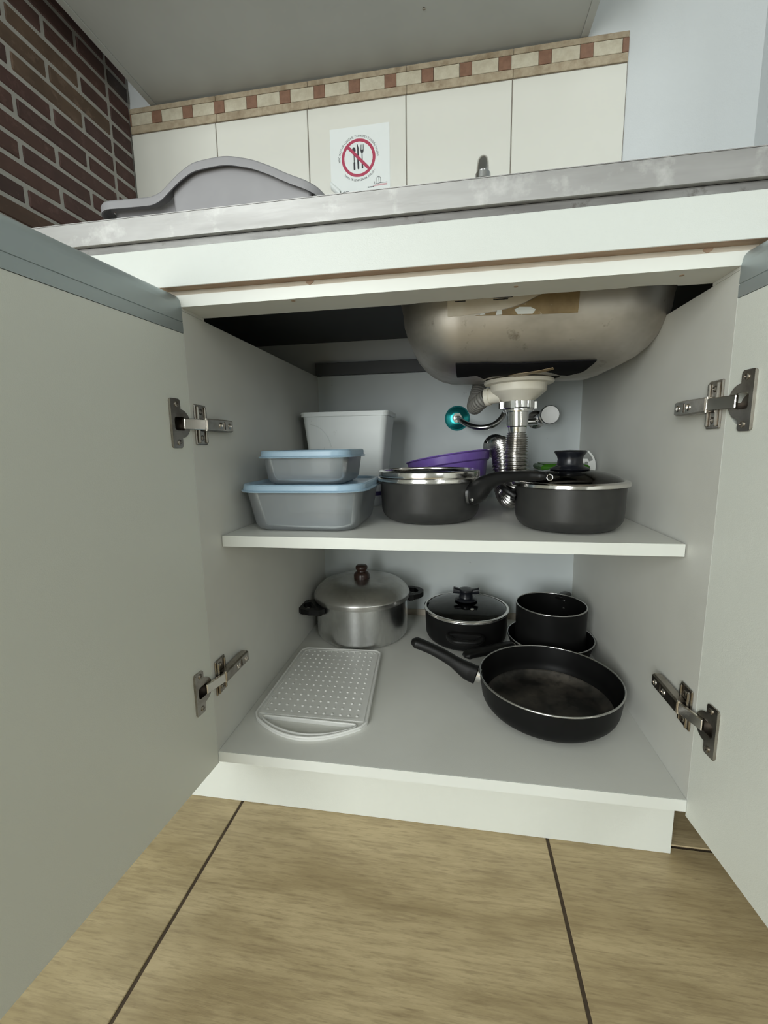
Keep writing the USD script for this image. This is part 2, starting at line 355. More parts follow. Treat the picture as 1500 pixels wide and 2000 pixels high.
struct('wall_side', bx(ROOM_L-.1, ROOM_L, ROOM_F-.1, WALL_Y, 0, CEIL), 'wall_paint', 'white painted far left wall of the kitchen')
def wall_with_openings(x0, x1, y0, y1, opens):
    out = []; x = x0
    for a, b, c, d in opens:
        out += [bx(x, a, y0, y1, 0, CEIL), bx(a, b, y0, y1, 0, c), bx(a, b, y0, y1, d, CEIL)]; x = b
    return out+[bx(x, x1, y0, y1, 0, CEIL)]
struct('wall_front', wall_with_openings(ROOM_L, ROOM_R, ROOM_F-.1, ROOM_F, (WIN, WIN2)), 'wall_paint', 'white painted wall behind the camera with two openings')
def window_frame(w):
    m_ = (w[0]+w[1])/2
    return [bx(w[0], w[1], ROOM_F-.04, ROOM_F+.01, z, z+.04, .003) for z in (w[2], w[3]-.04)]+[bx(x-.02, x+.02, ROOM_F-.04, ROOM_F+.01, w[2], w[3], .003) for x in (w[0]+.02, m_, w[1]-.02)]
struct('window_2', window_frame(WIN2), 'melamine_edge', 'white window frame on the right behind the camera')
struct('window_1', window_frame(WIN), 'melamine_edge', 'white balcony door frame behind the camera')
# closed fronts under the counter on either side of the open cabinet
struct('trim_1', bx(XB, -.0175, .004, .019, .1205, .829), 'melamine', 'plain white panel under the counter left of the cabinet')
struct('trim_2', bx(.6575, STUB, .004, .019, .118, .829), 'melamine', 'plain white panel under the counter right of the cabinet')

# upper cabinet over the tiles
uc = thing('upper_cabinet', 'grey underside of the wall cabinet hanging above the mosaic border', 'cabinet', (.1, .4, 1.426))
UX0, UX1, UY0, UY1 = -.4035, .6165, .215, .5715
part(uc, 'bottom_board', bx(UX0+.0155, UX1-.0155, UY0+.001, UY1, 1.4285, 1.4435), 'cabinet_grey', smooth=False)
part(uc, 'side_panel', bx(UX0, UX0+.015, UY0, UY1, 1.4262, 1.95, .0006), 'cabinet_grey', smooth=False)
part(uc, 'side_panel', bx(UX1-.015, UX1, UY0, UY1, 1.4262, 1.95, .0006), 'cabinet_grey', smooth=False)
part(uc, 'door', bx(UX0+.001, (UX0+UX1)/2-.001, UY0-.018, UY0-.001, 1.4262, 1.949, .001), 'melamine', smooth=False)
part(uc, 'door', bx((UX0+UX1)/2+.001, UX1-.001, UY0-.018, UY0-.001, 1.4262, 1.949, .001), 'melamine', smooth=False)
part(uc, 'top_board', bx(UX0+.0155, UX1-.0155, UY0+.001, UY1, 1.934, 1.949), 'cabinet_grey', smooth=False)
part(uc, 'screw', screw((.2805, .449, 1.4285), (0, 0, -1), .0032, .0012), 'screw_steel')

# ================================================================== BASE CABINET
bc = thing('base_cabinet', 'open white two-door sink cabinet with pots on a shelf', 'cabinet', (W/2, .28, 0))
JB = .0003
def sidep(x0, x1, door_side):
    m = bx(x0, x1, .0, D+.003, .1205, ZSIDE, .0006)
    return m
spL = part(bc, 'side_panel', sidep(-SIDE_T, 0, 1), 'melamine_inner', smooth=False)
spR = part(bc, 'side_panel', sidep(W, W+SIDE_T, -1), 'melamine_inner', smooth=False)
part(bc, 'bottom_board', bx(JB, W-JB, .0008, D-.0005, ZB-.0165, ZB), 'melamine_inner', smooth=False)
part(bc, 'front_edge', bx(JB, W-JB, -.0004, .0007, ZB-.0165, ZB-.0001), 'melamine_edge', smooth=False, label='bright white front edge of the bottom board')
part(bc, 'back_board', bx(0, W, D, D+.003, ZB+.0005, ZSIDE), 'back_board', smooth=False)
part(bc, 'back_rail', bx(.0, .30, D-.016, D-.001, ZSIDE+.001, ZSIDE+.030), 'dark_underside', smooth=False)
part(bc, 'skirting_strip', bx(JB, W-JB, D-.004, D-.0004, ZB+.0003, ZB+.016), 'cream_strip', smooth=False, label='cream wooden strip along the back of the bottom board')
sh = part(bc, 'shelf', bx(.0012, W-.0022, .0545, D-.014, ZS-.0164, ZS), 'melamine_inner', smooth=False)
part(bc, 'shelf_edge', bx(.0012, W-.0022, .0533, .0544, ZS-.0164, ZS), 'melamine_edge', smooth=False)
part(bc, 'toe_kick', bx(XB+.001, W+.0175, .058, .073, .0, .1203, .0006), 'melamine', smooth=False)
# front rail with chipped rear edge by the sink
rail = Polygon([(-SIDE_T, 0.0), (W+SIDE_T, 0.0), (W+SIDE_T, .0505), (.603, .0505), (.600, .0465), (.592, .0455), (.585, .0435), (.55, .0425), (.545, .0455), (.44, .0455), (.43, .0475), (.30, .0480), (.285, .0505), (-SIDE_T, .0505)])
rl = part(bc, 'front_rail', prism(rail, Z_ST1-Z_ST0, Z_ST0), 'melamine_inner', smooth=False)
part(bc, 'rail_edge', bx(-SIDE_T, W+SIDE_T, -.0009, -.0001, Z_ST0, Z_ST1), 'melamine_edge', smooth=False)
for x, y in ((.148, .006), (.415, .013), (.591, .016)):
    part(rl, 'screw_hole', lathe([(0, Z_ST0-.0004), (.0026, Z_ST0-.0004), (.0026, Z_ST0+.001), (0, Z_ST0+.001)], (x, y), 16), 'raw_board')
part(bc, 'side_spacer', bx(-SIDE_T, 0, .0, .0505, ZSIDE, Z_ST0), 'melamine_inner', smooth=False)
part(bc, 'side_spacer', bx(W, W+SIDE_T, .0, .0505, ZSIDE, Z_ST0), 'melamine_inner', smooth=False)
bs = part(bc, 'backing_strip', bx(-SIDE_T, W+SIDE_T, .0002, .0035, Z_ST1+.0001, .8285), 'cream_strip', smooth=False)
for x in (.172, .607):
    ch = Point(0, 0).buffer(.0032).union(Point(.003, .0006).buffer(.002)).union(Point(-.003, -.0004).buffer(.0016))
    part(bs, 'chipped_spot', frame_map(prism(ch, .0008), (x, .0003, .7838), (1, 0, 0), (0, 0, 1), (0, -1, 0)), 'raw_board')

# doors, each in its own local frame: u along the door, w out of its inner face, z up
HZ = (.6185, .2490)
def door(hx, ang, mirror):
    d = np.array([math.cos(ang), math.sin(ang), 0]); n = np.array([-d[1], d[0], 0])
    if mirror: n = -n                                     # inner face looks at the cabinet's middle
    F = lambda m: frame_map(m, (hx, 0, 0), d, n, (0, 0, 1))
    z0 = .1180 if not mirror else .1146
    UL = .328
    pan = man(bx(.0005, UL, -.015, 0, z0, .7335, .0004))
    for hz in HZ:
        c = lathe([(0, -.011), (.0165, -.011), (.0165, .002), (0, .002)], n=40)
        pan = pan-man(frame_map(c, (.0218, 0, hz), (1, 0, 0), (0, 0, -1), (0, 1, 0)))
    dp = part(bc, 'door', F(pan), 'melamine', smooth=25)
    part(dp, 'edge_band', F(bx(-.0003, .0004, -.0149, -.0001, z0, .7334)), 'melamine_edge', smooth=False)
    arc = [(-.013+.013*math.cos(a), .7680+.0135*math.sin(a)) for a in np.radians(np.linspace(0, 88, 9))]
    sec = Polygon([(.0006, .7338), (.0006, .7462), (-.0002, .7466), (-.0002, .7474), (.0006, .7478), (.0004, .766)]+arc+[(-.015, .7815), (-.015, .7338)])
    pr = prism(sec, UL-.0005)
    part(dp, 'handle_profile', F(frame_map(pr, (.0005, 0, 0), (0, 1, 0), (0, 0, 1), (1, 0, 0))), 'aluminium_profile', smooth=35, label='grey aluminium grip profile along the top of the door')
    F.point = lambda u, w, z: np.array([hx, 0, 0])+d*u+n*w+np.array([0, 0, z])
    return F
FL = door(0.0, math.radians(-94.466), False)
FR = door(W, math.radians(-84.646), True)

def hinge(F, sx, x0, zc, label):
    """concealed hinge: arm on the side panel (S frame: depth inward, y, z) and cup on the door (F frame)."""
    S = lambda m: frame_map(m, (x0, 0, zc), (sx, 0, 0), (0, 1, 0), (0, 0, 1))
    # arm: a pressed channel, tapering, with slotted face
    arm = man(loft([np.c_[np.array([.0035, .0125, .0150, .0150, .0125, .0035]), np.full(6, y), np.array([-h, -h, -h*.8, h*.8, h, h])] for y, h in ((.0155, .0082), (.020, .0086), (.070, .0092), (.0835, .0086))]))
    for y in (.060,): arm = arm-man(bx(.013, .02, y-.0022, y+.0022, -.0055, .0055))
    hp = part(bc, 'hinge', S(arm), 'hinge_nickel', smooth=25, label=label)
    # mounting plate: cross-shaped, with raised wings
    wing = [bx(.0003, .0028, .0065, .0335, -.0270, .0270, .0012), bx(.0028, .0062, .0085, .0125, -.0245, .0245, .0012), bx(.0028, .0050, .0275, .0320, -.0245, .0245, .0010)]
    mp = part(hp, 'mounting_plate', [S(w) for w in wing], 'hinge_nickel', smooth=25)
    for z in (-.0175, .0175): part(hp, 'screw', S(screw((.0028, .0200, z), (1, 0, 0), .0036, .0018)), 'screw_steel')
    part(hp, 'screw', S(screw((.0149, .050, 0), (1, 0, 0), .0042, .0016)), 'hinge_bright')
    part(hp, 'screw', S(screw((.0149, .0745, 0), (1, 0, 0), .0040, .0016)), 'hinge_bright')
    # cup flange on the door
    plate = sbox(.0205, -.0310, .0400, .0310).buffer(-.004).buffer(.004).union(Point(.0218, 0).buffer(.0182, 32))
    hole = sbox(.0135, -.0085, .0330, .0085).buffer(-.004).buffer(.004)
    FZ = lambda m: F(frame_map(m, (0, 0, zc), (1, 0, 0), (0, 0, 1), (0, 1, 0)))
    pl = prism(plate.difference(hole), .0018, .0002)
    rim_ = prism(sbox(.0375, -.0295, .0400, .0295), .0016, .0018)
    part(hp, 'cup_plate', [FZ(pl), FZ(rim_)], 'hinge_nickel', smooth=25)
    part(hp, 'cup', FZ(lathe([(0, -.0105), (.0160, -.0105), (.0160, .0001), (.0150, .0001), (.0150, -.0095), (0, -.0095)], (.0218, 0), 36)), 'hinge_cup')
    for z in (-.0240, .0240): part(hp, 'screw', FZ(screw((.0275, z, .0020), (0, 0, 1), .0036, .0016)), 'screw_steel')
    # link between cup and arm
    p0 = F.point(.0190, .0040, zc); p1 = np.array([x0+sx*.0120, .0165, zc])
    dirv = p1-p0; Ln = np.linalg.norm(dirv); e = dirv/Ln; nn = np.array([-e[1], e[0], 0]); nn = nn if nn[0]*sx > 0 else -nn
    lk = bx(0, Ln, -.0030, .0012, -.0070, .0070, .0008)
    part(hp, 'link', frame_map(lk, p0, e, nn, np.cross(e, nn)), 'hinge_bright', smooth=25)
    part(hp, 'pin', frame_map(lathe([(0, -.0085), (.0018, -.0085), (.0018, .0085), (0, .0085)], n=14), p1, (1, 0, 0), (0, 1, 0), (0, 0, 1)), 'hinge_bright')
hinge(FL, 1, 0.0, HZ[0], 'nickel concealed hinge, upper left')
hinge(FL, 1, 0.0, HZ[1], 'nickel concealed hinge, lower left')
hinge(FR, -1, W, .6260, 'nickel concealed hinge, upper right')
hinge(FR, -1, W, .2535, 'nickel concealed hinge, lower right')

# ================================================================== SINK COUNTER
BXC, BYC, BHX, BHY, BR_ = .462, .272, .212, .165, .105        # bowl plan: centre, half sizes, corner radius
sk = thing('sink_counter', 'brushed stainless steel sink counter with its bowl hanging into the cabinet', 'sink', (BXC, .28, .838))
top = man(bx(XB+.0005, STUB-.0005, -.0195, WALL_Y-.0005, .8455, .8655))-man(prism(Polygon(rrect(BHX, BHY, BR_)+np.array([BXC, BYC])), .1, .80))
part(sk, 'counter_top', top, 'dark_underside', smooth=25, label='dark underside of the steel counter')
skin = man(bx(XB+.0005, STUB-.0005, -.0200, WALL_Y-.0005, .8656, .8664))-man(prism(Polygon(rrect(BHX, BHY, BR_)+np.array([BXC, BYC])), .1, .80))
part(sk, 'steel_top', skin, 'brushed_steel', smooth=25)
lipsec = Polygon([(-.0200, .8392), (-.0185, .8384), (-.0150, .8384), (-.0150, .8395), (-.0180, .8395), (-.0190, .8400), (-.0190, .8640), (-.0170, .8655), (-.0175, .8668), (-.0190, .8664), (-.0200, .8650)])
part(sk, 'front_face', frame_map(prism(lipsec, STUB-XB-.001), (XB+.0005, 0, 0), (0, 1, 0), (0, 0, 1), (1, 0, 0)), 'brushed_steel', smooth=30, label='brushed steel front face of the counter')
part(sk, 'lower_lip', bx(XB+.0005, STUB-.0005, -.0140, -.0125, .8300, .8383), 'steel_lip', smooth=False, label='stained dark steel lip under the front face')
def bowl_z(d):
    """depth of the bowl's outer skin as a function of the inset d from its rim outline."""
    R = .096; zt, zb, dw = .8450, .6990, .012
    if d <= dw: return zt+(zb+R-zt)*(d/dw)
    if d <= dw+R: return zb+R-math.sqrt(max(R*R-(dw+R-d)**2, 0))
    return zb-.0015*min(1, (d-dw-R)/.04)
ds = np.r_[0, .006, .012, .012+.096*(1-np.cos(np.linspace(0, np.pi/2, 9)[1:5])), .012+.096*(1-np.cos(np.linspace(0, np.pi/2, 9)[5:])), .12, .135, .15]
rings = [ring3(rrect(BHX-d, BHY-d, max(BR_-d, .012), 14), bowl_z(d), (BXC, BYC)) for d in ds]
inner = [ring3(rrect(BHX-d-.001, BHY-d-.001, max(BR_-d, .012), 14), bowl_z(d)+.0012, (BXC, BYC)) for d in ds]
part(sk, 'bowl', loft(rings+inner[::-1]), 'bowl_steel', smooth=True, label='stained underside of the steel sink bowl')
def sdf_in(x, y):
    qx, qy = abs(x-BXC)-(BHX-BR_), abs(y-BYC)-(BHY-BR_)
    return -(math.hypot(max(qx, 0), max(qy, 0))+min(max(qx, qy), 0)-BR_)
def conform(poly, to_xyz, step, thick):
    """a thin sheet cut to the outline poly (a plane u, v) and laid on the bowl's skin by to_xyz(u, v, lift)."""
    g = prism(poly, thick)
    for _ in range(6):
        if g.edges_unique_length.max() < step: break
        v, f = trimesh.remesh.subdivide(g.vertices, g.faces); g = trimesh.Trimesh(v, f, process=False)
    g.vertices = np.array([to_xyz(u, v, w) for u, v, w in g.vertices])
    if g.volume < 0: g.invert()
    return g
def front_skin(x, z, w):                                    # the bowl's front wall: y as a function of z
    z_, lo, hi = z, 0, .106
    for _ in range(40):
        m_ = (lo+hi)/2
        if bowl_z(m_) > z_: lo = m_
        else: hi = m_
    return (x, BYC-BHY+lo-.0006-w, z)
def under_skin(x, y, w): return (x, y, bowl_z(sdf_in(x, y))-.0008-w)
lab = Polygon([(.335, .815), (.335, .7672), (.350, .7668), (.372, .7685), (.388, .7692), (.402, .7705), (.425, .7745), (.440, .7785), (.462, .7880), (.478, .800), (.485, .815)])
glue = Polygon([(.374, .7660), (.388, .7684), (.402, .7696), (.425, .7736), (.440, .7776), (.462, .7870), (.479, .7990), (.486, .814), (.512, .815), (.512, .7622), (.45, .7632), (.40, .7650)])
lb = part(sk, 'torn_label', conform(lab, front_skin, .012, .0004), 'paper_label', smooth=False, label='torn cream paper label')
part(sk, 'glue_residue', conform(glue, front_skin, .012, .0003), 'glue_residue', smooth=False, label='brown glue residue of the torn label')
for a in ([(.402, .7655), (.411, .7655), (.410, .7715), (.404, .7712)], [(.432, .7645), (.452, .7640), (.456, .7690), (.449, .7725), (.434, .7735), (.427, .7705)], [(.380, .7665), (.388, .7668), (.387, .7680), (.381, .7680)]):
    part(lb, 'paper_scrap', conform(Polygon(a), lambda u, v, w: front_skin(u, v, w+.0005), .012, .0003), 'bucket_white', smooth=False)
for i, (a, b, z) in enumerate(((.345, .366, .7872), (.345, .360, .7850), (.372, .384, .7872), (.398, .420, .7888), (.398, .424, .7864), (.398, .418, .7842))):
    part(lb, 'print_line', conform(sbox(a, z-.0006, b, z+.0006), lambda u, v, w: front_skin(u, v, w+.0014), .012, .0002), 'print_ink', smooth=False)
pat = Polygon([(.347, .1685), (.39, .1690), (.432, .1730), (.499, .1732), (.5544, .1739), (.5487, .193), (.5456, .222), (.530, .245), (.515, .236), (.500, .215), (.4825, .2001), (.4549, .2232), (.4061, .2256), (.395, .2457), (.3804, .2109), (.3499, .2257)])
part(sk, 'bitumen_patch', conform(pat, under_skin, .010, .0015), 'bitumen_patch', smooth=False, label='black ragged sound-deadening patch')
part(sk, 'glue_smear', conform(Polygon([(.432, .220), (.445, .205), (.468, .198), (.495, .186), (.498, .192), (.482, .204), (.466, .214), (.458, .232), (.446, .232)]), lambda u, v, w: under_skin(u, v, w+.0016), .010, .0006), 'glue_residue', smooth=False)
# white fascia board below the counter
fa = thing('counter_fascia', 'long white fascia board under the steel counter edge', 'fascia board', (.245, -.0075, .7853))
fm = bx(XB+.0005, STUB-.0005, -.0150, -.0002, .7853, .8298, .0004)
part(fa, 'board', fm, 'fascia_white', smooth=False)
part(fa, 'raw_edge', bx(XB+.001, STUB-.001, -.0140, -.0006, .7850, .78529), 'raw_board', smooth=False, label='raw brown lower edge')

# ================================================================== DRAIN AND WATER
DX, DY = .4585, .290
dr = thing('sink_drain', 'off-white strainer cup with chrome nut and ribbed flexible metal waste pipe', 'drain', (DX, DY, .70))
part(dr, 'strainer_cup', lathe([(0, .6965), (.0600, .6965), (.0605, .6930), (.0585, .6905), (.0490, .6890), (.0480, .6790), (.0465, .6765), (.0300, .6630), (.0250, .6600), (.0250, .6550), (0, .6550)], (DX, DY), 80), 'off_white_plastic')
nut = man(lathe([(.0, .6605), (.0278, .6605), (.0285, .6595), (.0285, .6490), (.0270, .6480), (0, .6480)], (DX, DY), 64))
for a in np.radians(np.arange(8, 368, 60)):
    lug = bx(.0265, .0335, -.0045, .0045, .6465, .6610, .001)
    T = np.eye(4); T[:2, :2] = [[math.cos(a), -math.sin(a)], [math.sin(a), math.cos(a)]]; T[:3, 3] = (DX, DY, 0)
    lug.apply_transform(T); nut = nut+man(lug)
part(dr, 'lock_nut', nut, 'chrome', smooth=25)
part(dr, 'collar_ring', lathe([(0, .6478), (.0262, .6478), (.0268, .6455), (.0262, .6425), (.0210, .6415), (0, .6415)], (DX, DY), 56), 'chrome')
part(dr, 'tail_pipe', lathe([(0, .6414), (.0192, .6414), (.0186, .6170), (.0170, .6150), (.0160, .6060), (0, .6060)], (DX, DY), 56), 'chrome')
# ribbed hose: down, round a bend behind the pans, up again and into the back
P = spline([(DX-.001, DY, .6058), (DX-.001, DY, .585), (DX-.001, DY+.001, .560), (DX+.001, DY+.004, .530), (DX+.0005, DY+.018, .497), (DX-.004, DY+.050, .482), (DX-.010, DY+.080, .500), (DX-.0125, DY+.092, .540), (DX-.0125, DY+.106, .558), (DX-.012, DY+.135, .575), (DX-.012, DY+.20, .580), (DX-.014, D-.001, .580)], 620)
s = np.r_[0, np.cumsum(np.linalg.norm(np.diff(P, axis=0), axis=1))]
ctrl = np.where(s < .010, .7, 1.0)
pitch = np.where(s < .032, .0040, .0068)
ph = np.cumsum(np.r_[0, np.diff(s)]*2*np.pi/pitch)
rad = (.0192+.0017*np.sin(ph)+np.where(s > .034, .0016, 0))*np.clip(.78+s*22, .78, 1.0)
t_, N_, B_ = frames(P, (1, 0, 0)); TT = np.linspace(0, 2*np.pi, 28, endpoint=False); rg = []
for i in range(len(P)):
    tw = 1.0 if s[i] > .034 else 0.0                                  # the lower length is wound in a coarse spiral
    rr = rad[i] if not tw else .0200+.0026*np.sin(ph[i]+TT)
    rg.append(P[i]+(rr*np.cos(TT))[:, None]*N_[i]+(rr*np.sin(TT))[:, None]*B_[i])
part(dr, 'flexible_pipe', loft(rg), 'flex_metal', smooth=True, label='ribbed shiny flexible metal waste pipe')
part(dr, 'wall_collar', frame_map(lathe([(0, 0), (.030, 0), (.029, .003), (.022, .008), (0, .008)], n=40), (DX-.014, D-.0003, .580), (1, 0, 0), (0, 0, 1), (0, -1, 0)), 'chrome')
# overflow elbow and its grey hose
part(dr, 'overflow_elbow', tube([(DX-.030, DY+.004, .6745), (DX-.045, DY+.010, .6725), (DX-.053, DY+.013, .6712)], lambda u: (.0150-.002*u, .0150-.002*u), n=12, k=24), 'off_white_plastic')
part(dr, 'overflow_ring', tube([(DX-.049, DY+.0115, .6718), (DX-.056, DY+.0145, .6708)], .0158, n=6, k=24), 'off_white_plastic')
hp_ = spline([(DX-.056, DY+.0145, .6705), (DX-.068, DY+.028, .662), (DX-.074, DY+.055, .658), (DX-.072, DY+.080, .670), (DX-.064, DY+.094, .700), (DX-.060, DY+.105, .735)], 160)
part(dr, 'overflow_hose', tube(hp_, .0140+.0010*np.sin(np.arange(160)*1.1), k=20, sm=False), 'grey_hose', smooth=True, label='grey ribbed overflow hose')
# supply hose with teal wall flange
TXY = (.3522, .6494)
ho = thing('supply_hose', 'braided steel water hose with a teal metal wall flange', 'hose', (TXY[0], D, TXY[1]))
wallF = lambda m, x, z: frame_map(m, (x, D-.0003, z), (1, 0, 0), (0, 0, 1), (0, -1, 0))
part(ho, 'wall_flange', wallF(lathe([(0, 0), (.0300, 0), (.0300, .0018), (.0265, .0062), (.0170, .0090), (.0120, .0096), (0, .0096)], n=64), *TXY), 'teal_metal', label='round teal metal wall flange')
hexn = prism(Polygon([(.0125*math.cos(a), .0125*math.sin(a)) for a in np.radians(np.arange(0, 360, 60))]), .009, .0096)
part(ho, 'hex_nut', wallF(hexn, *TXY), 'chrome', smooth=False)
HP = [(TXY[0], D-.019, TXY[1]), (TXY[0]+.003, D-.035, TXY[1]-.003), (TXY[0]+.016, D-.060, TXY[1]-.014), (TXY[0]+.045, D-.080, TXY[1]-.026), (TXY[0]+.078, D-.085, TXY[1]-.022), (TXY[0]+.098, D-.080, TXY[1]-.006), (TXY[0]+.108, D-.072, TXY[1]+.025), (TXY[0]+.110, D-.06, TXY[1]+.075), (TXY[0]+.108, D-.055, .80)]
part(ho, 'hose', tube(HP, .0062, n=90, k=14), 'chrome_dark', smooth=True)
part(ho, 'hose_ferrule', tube([(TXY[0], D-.0186, TXY[1]), (TXY[0]+.001, D-.032, TXY[1]-.001)], .0078, n=6, k=18), 'chrome')
# angle valve
VX, VZ = .553, .6470
va = thing('angle_valve', 'chrome angle valve with a round knob on the cabinet back', 'valve', (VX-.010, D, VZ))
part(va, 'wall_flange', wallF(lathe([(0, 0), (.022, 0), (.021, .004), (.012, .008), (0, .008)], n=40), VX-.016, VZ-.006), 'chrome')
part(va, 'body', tube([(VX-.016, D-.006, VZ-.006), (VX-.014, D-.050, VZ-.006), (VX-.013, D-.062, VZ-.006)], .0115, n=14, k=24), 'chrome')
part(va, 'side_port', tube([(VX-.014, D-.040, VZ-.010), (VX-.032, D-.042, VZ-.012), (VX-.044, D-.043, VZ-.012)], lambda u: (.0085, .0085), n=10, k=18), 'chrome')
kn = lathe([(0, 0), (.0100, 0), (.0150, .004), (.0205, .010), (.0205, .026), (.0190, .028), (0, .0282)], n=48)
kb = part(va, 'knob', frame_map(kn, (VX, D-.058, VZ), (1, 0, .0), (0, 0, 1), (0, -1, 0)), 'chrome_dark')
part(va, 'stem', tube([(VX-.012, D-.050, VZ-.006), (VX, D-.060, VZ)], .008, n=6, k=16), 'chrome')

# faucet on the counter
fc = thing('faucet', 'chrome gooseneck tap rising behind the steel counter edge', 'faucet', (.405, .50, .8665))
FX = .3932
part(fc, 'base', lathe([(0, .8665), (.027, .8665), (.027, .872), (.022, .884), (.015, .895), (0, .895)], (FX+.006, .50), 48), 'chrome')
goose = [(FX+.006, .50, .89), (FX+.006, .50, .99)]+[(FX+.006-.006*(1-math.cos(a))/2, .43+.07*math.cos(a), 1.045+.064*math.sin(a)) for a in np.linspace(.0, np.pi, 14)]+[(FX, .36, 1.035)]
goose = [(FX+.006, .50, .89), (FX+.006, .50, 1.00), (FX+.006, .495, 1.055), (FX+.005, .470, 1.098), (FX+.004, .430, 1.117), (FX+.002, .388, 1.112), (FX, .360, 1.085), (FX, .352, 1.068)]
part(fc, 'spout', tube(goose, lambda u: (.0095+.0022*max(0, (u-.75)/.25),)*2, n=70, k=22), 'chrome_dark', smooth=True)
part(fc, 'aerator_ring', tube([(FX, .3530, 1.0700), (FX, .3510, 1.0580)], .0142, n=6, k=24), 'chrome_dark')
part(fc, 'nozzle', tube([(FX, .3512, 1.0590), (FX, .3495, 1.0300)], .0118, n=6, k=24), 'chrome')

# ================================================================== STICKER
ST_X0, ST_X1, ST_Z1 = .0515, .1930, 1.3180
st = thing('sticker', 'white warning sticker with a red crossed-out cutlery sign on the wall tiles', 'sticker', ((ST_X0+ST_X1)/2, DW, 1.18))
SF = lambda m, y=0.0: frame_map(m, (0, DW-.0003-y, 0), (1, 0, 0), (0, 0, 1), (0, -1, 0))
sheet = Polygon([(ST_X0, ST_Z1), (ST_X1, ST_Z1), (ST_X1, 1.1700), (.074, 1.1700), (.0515, 1.1905)])
part(st, 'sheet', SF(prism(sheet, .0003)), 'paper_white', smooth=False)
cu = loft([[(ST_X0+.000+a*.0225, DW-.0006-.0075*math.sin(b*2.4), 1.1905-a*.0205+.0075*(1-math.cos(b*2.4))*.9+b*.004) for b in np.linspace(0, 1, 9)]+[(ST_X0+.000+a*.0225, DW-.0003-.0075*math.sin(b*2.4), 1.1902-a*.0205+.0075*(1-math.cos(b*2.4))*.9+b*.004) for b in np.linspace(1, 0, 9)] for a in np.linspace(0, 1, 6)])
part(st, 'curled_corner', cu, 'paper_white', smooth=True)
SC, SZ, RO, RI = .1190, 1.2520, .0402, .0338
band = Point(SC, SZ).buffer(RO, 48).difference(Point(SC, SZ).buffer(RI, 48))
part(st, 'red_ring', SF(prism(band, .0002), .0003), 'sign_red', smooth=False)
q = math.radians(-45); dirx, dirz = math.cos(q), math.sin(q)
slash = LineString([(SC-dirx*.0365, SZ-dirz*.0365), (SC+dirx*.0365, SZ+dirz*.0365)]).buffer(.0033, cap_style=2)
part(st, 'red_slash', SF(prism(slash, .0002), .0007), 'sign_red', smooth=False)
def cut(poly): return SF(prism(poly, .0002), .0004)
spoon = unary_union([shapely.affinity.scale(Point(SC-.0105, SZ+.0165).buffer(.005, 16), .85, 1.35), LineString([(SC-.0105, SZ+.012), (SC-.0100, SZ-.012)]).buffer(.0010), LineString([(SC-.0100, SZ-.010), (SC-.0098, SZ-.0230)]).buffer(.0021)])
knife = unary_union([Polygon([(SC-.0030, SZ+.0290), (SC-.0012, SZ+.0280), (SC+.0010, SZ+.0200), (SC+.0015, SZ+.0020), (SC-.0025, SZ+.0020)]), LineString([(SC-.0008, SZ+.003), (SC-.0006, SZ-.022)]).buffer(.0020)])
fork = unary_union([LineString([(SC+.0090, SZ+.010), (SC+.0092, SZ-.0215)]).buffer(.0011), LineString([(SC+.0092, SZ-.010), (SC+.0094, SZ-.0215)]).buffer(.0018), Polygon([(SC+.0052, SZ+.0165), (SC+.0128, SZ+.0165), (SC+.0120, SZ+.0105), (SC+.0090, SZ+.0080), (SC+.0060, SZ+.0105)])]+[LineString([(SC+.0058+.0021*i, SZ+.016), (SC+.0056+.00215*i, SZ+.0265)]).buffer(.00055) for i in range(4)])
part(st, 'spoon_sign', cut(spoon), 'print_ink', smooth=False); part(st, 'knife_sign', cut(knife), 'print_ink', smooth=False); part(st, 'fork_sign', cut(fork), 'print_ink', smooth=False)
def arc_text(text, R, a_mid, height, top=True):
    adv = []; glyph = []
    for ch in text:
        if ch == ' ': adv.append(height*.40); glyph.append(None); continue
        g = meshkit.text_mesh(ch, height, .0002); x0, x1 = g.bounds[0][0], g.bounds[1][0]
        g.apply_translation((-(x0+x1)/2, 0, 0)); glyph.append(g); adv.append(x1-x0+height*.20)
    tot = sum(adv); a = -tot/2; out = []
    for g, w in zip(glyph, adv):
        if g is not None:
            th = (a+w/2)/R
            if top: ph_, rot = a_mid-th, a_mid-th-math.pi/2
            else: ph_, rot = a_mid+th, a_mid+th+math.pi/2
            T = np.eye(4); T[:2, :2] = [[math.cos(rot), -math.sin(rot)], [math.sin(rot), math.cos(rot)]]
            T[:2, 3] = (SC+R*math.cos(ph_), SZ+R*math.sin(ph_)); g.apply_transform(T); out.append(g)
        a += w
    return trimesh.util.concatenate(out)
part(st, 'upper_lettering', SF(arc_text('NÃO DEIXAR LOUÇAS, TALHERES E FOGÃO SUJOS', .0438, math.radians(93), .0041), .0004), 'print_ink', smooth=False)
part(st, 'lower_lettering', SF(arc_text('- TAXA DE LIMPEZA R$ 300,00 -', .0492, math.radians(-88), .0040, False), .0004), 'print_ink', smooth=False)
lg = [LineString([(.1565, 1.1935), (.1565, 1.198), (.1565, 1.1925), (.1705, 1.1945), (.1860, 1.1945)]).buffer(.0004), LineString([(.1600, 1.1935), (.1605, 1.2050), (.1660, 1.2085), (.1710, 1.2050), (.1712, 1.1945)]).buffer(.0004), LineString([(.1665, 1.2075), (.1668, 1.1945)]).buffer(.0004)]
part(st, 'house_mark', SF(prism(unary_union(lg), .0002), .0004), 'print_ink', smooth=False)
part(st, 'pink_mark', SF(prism(Polygon([(.150, 1.1880), (.186, 1.1890), (.186, 1.1925), (.168, 1.1925), (.156, 1.1905)]), .0002), .0004), 'sign_pink', smooth=False)
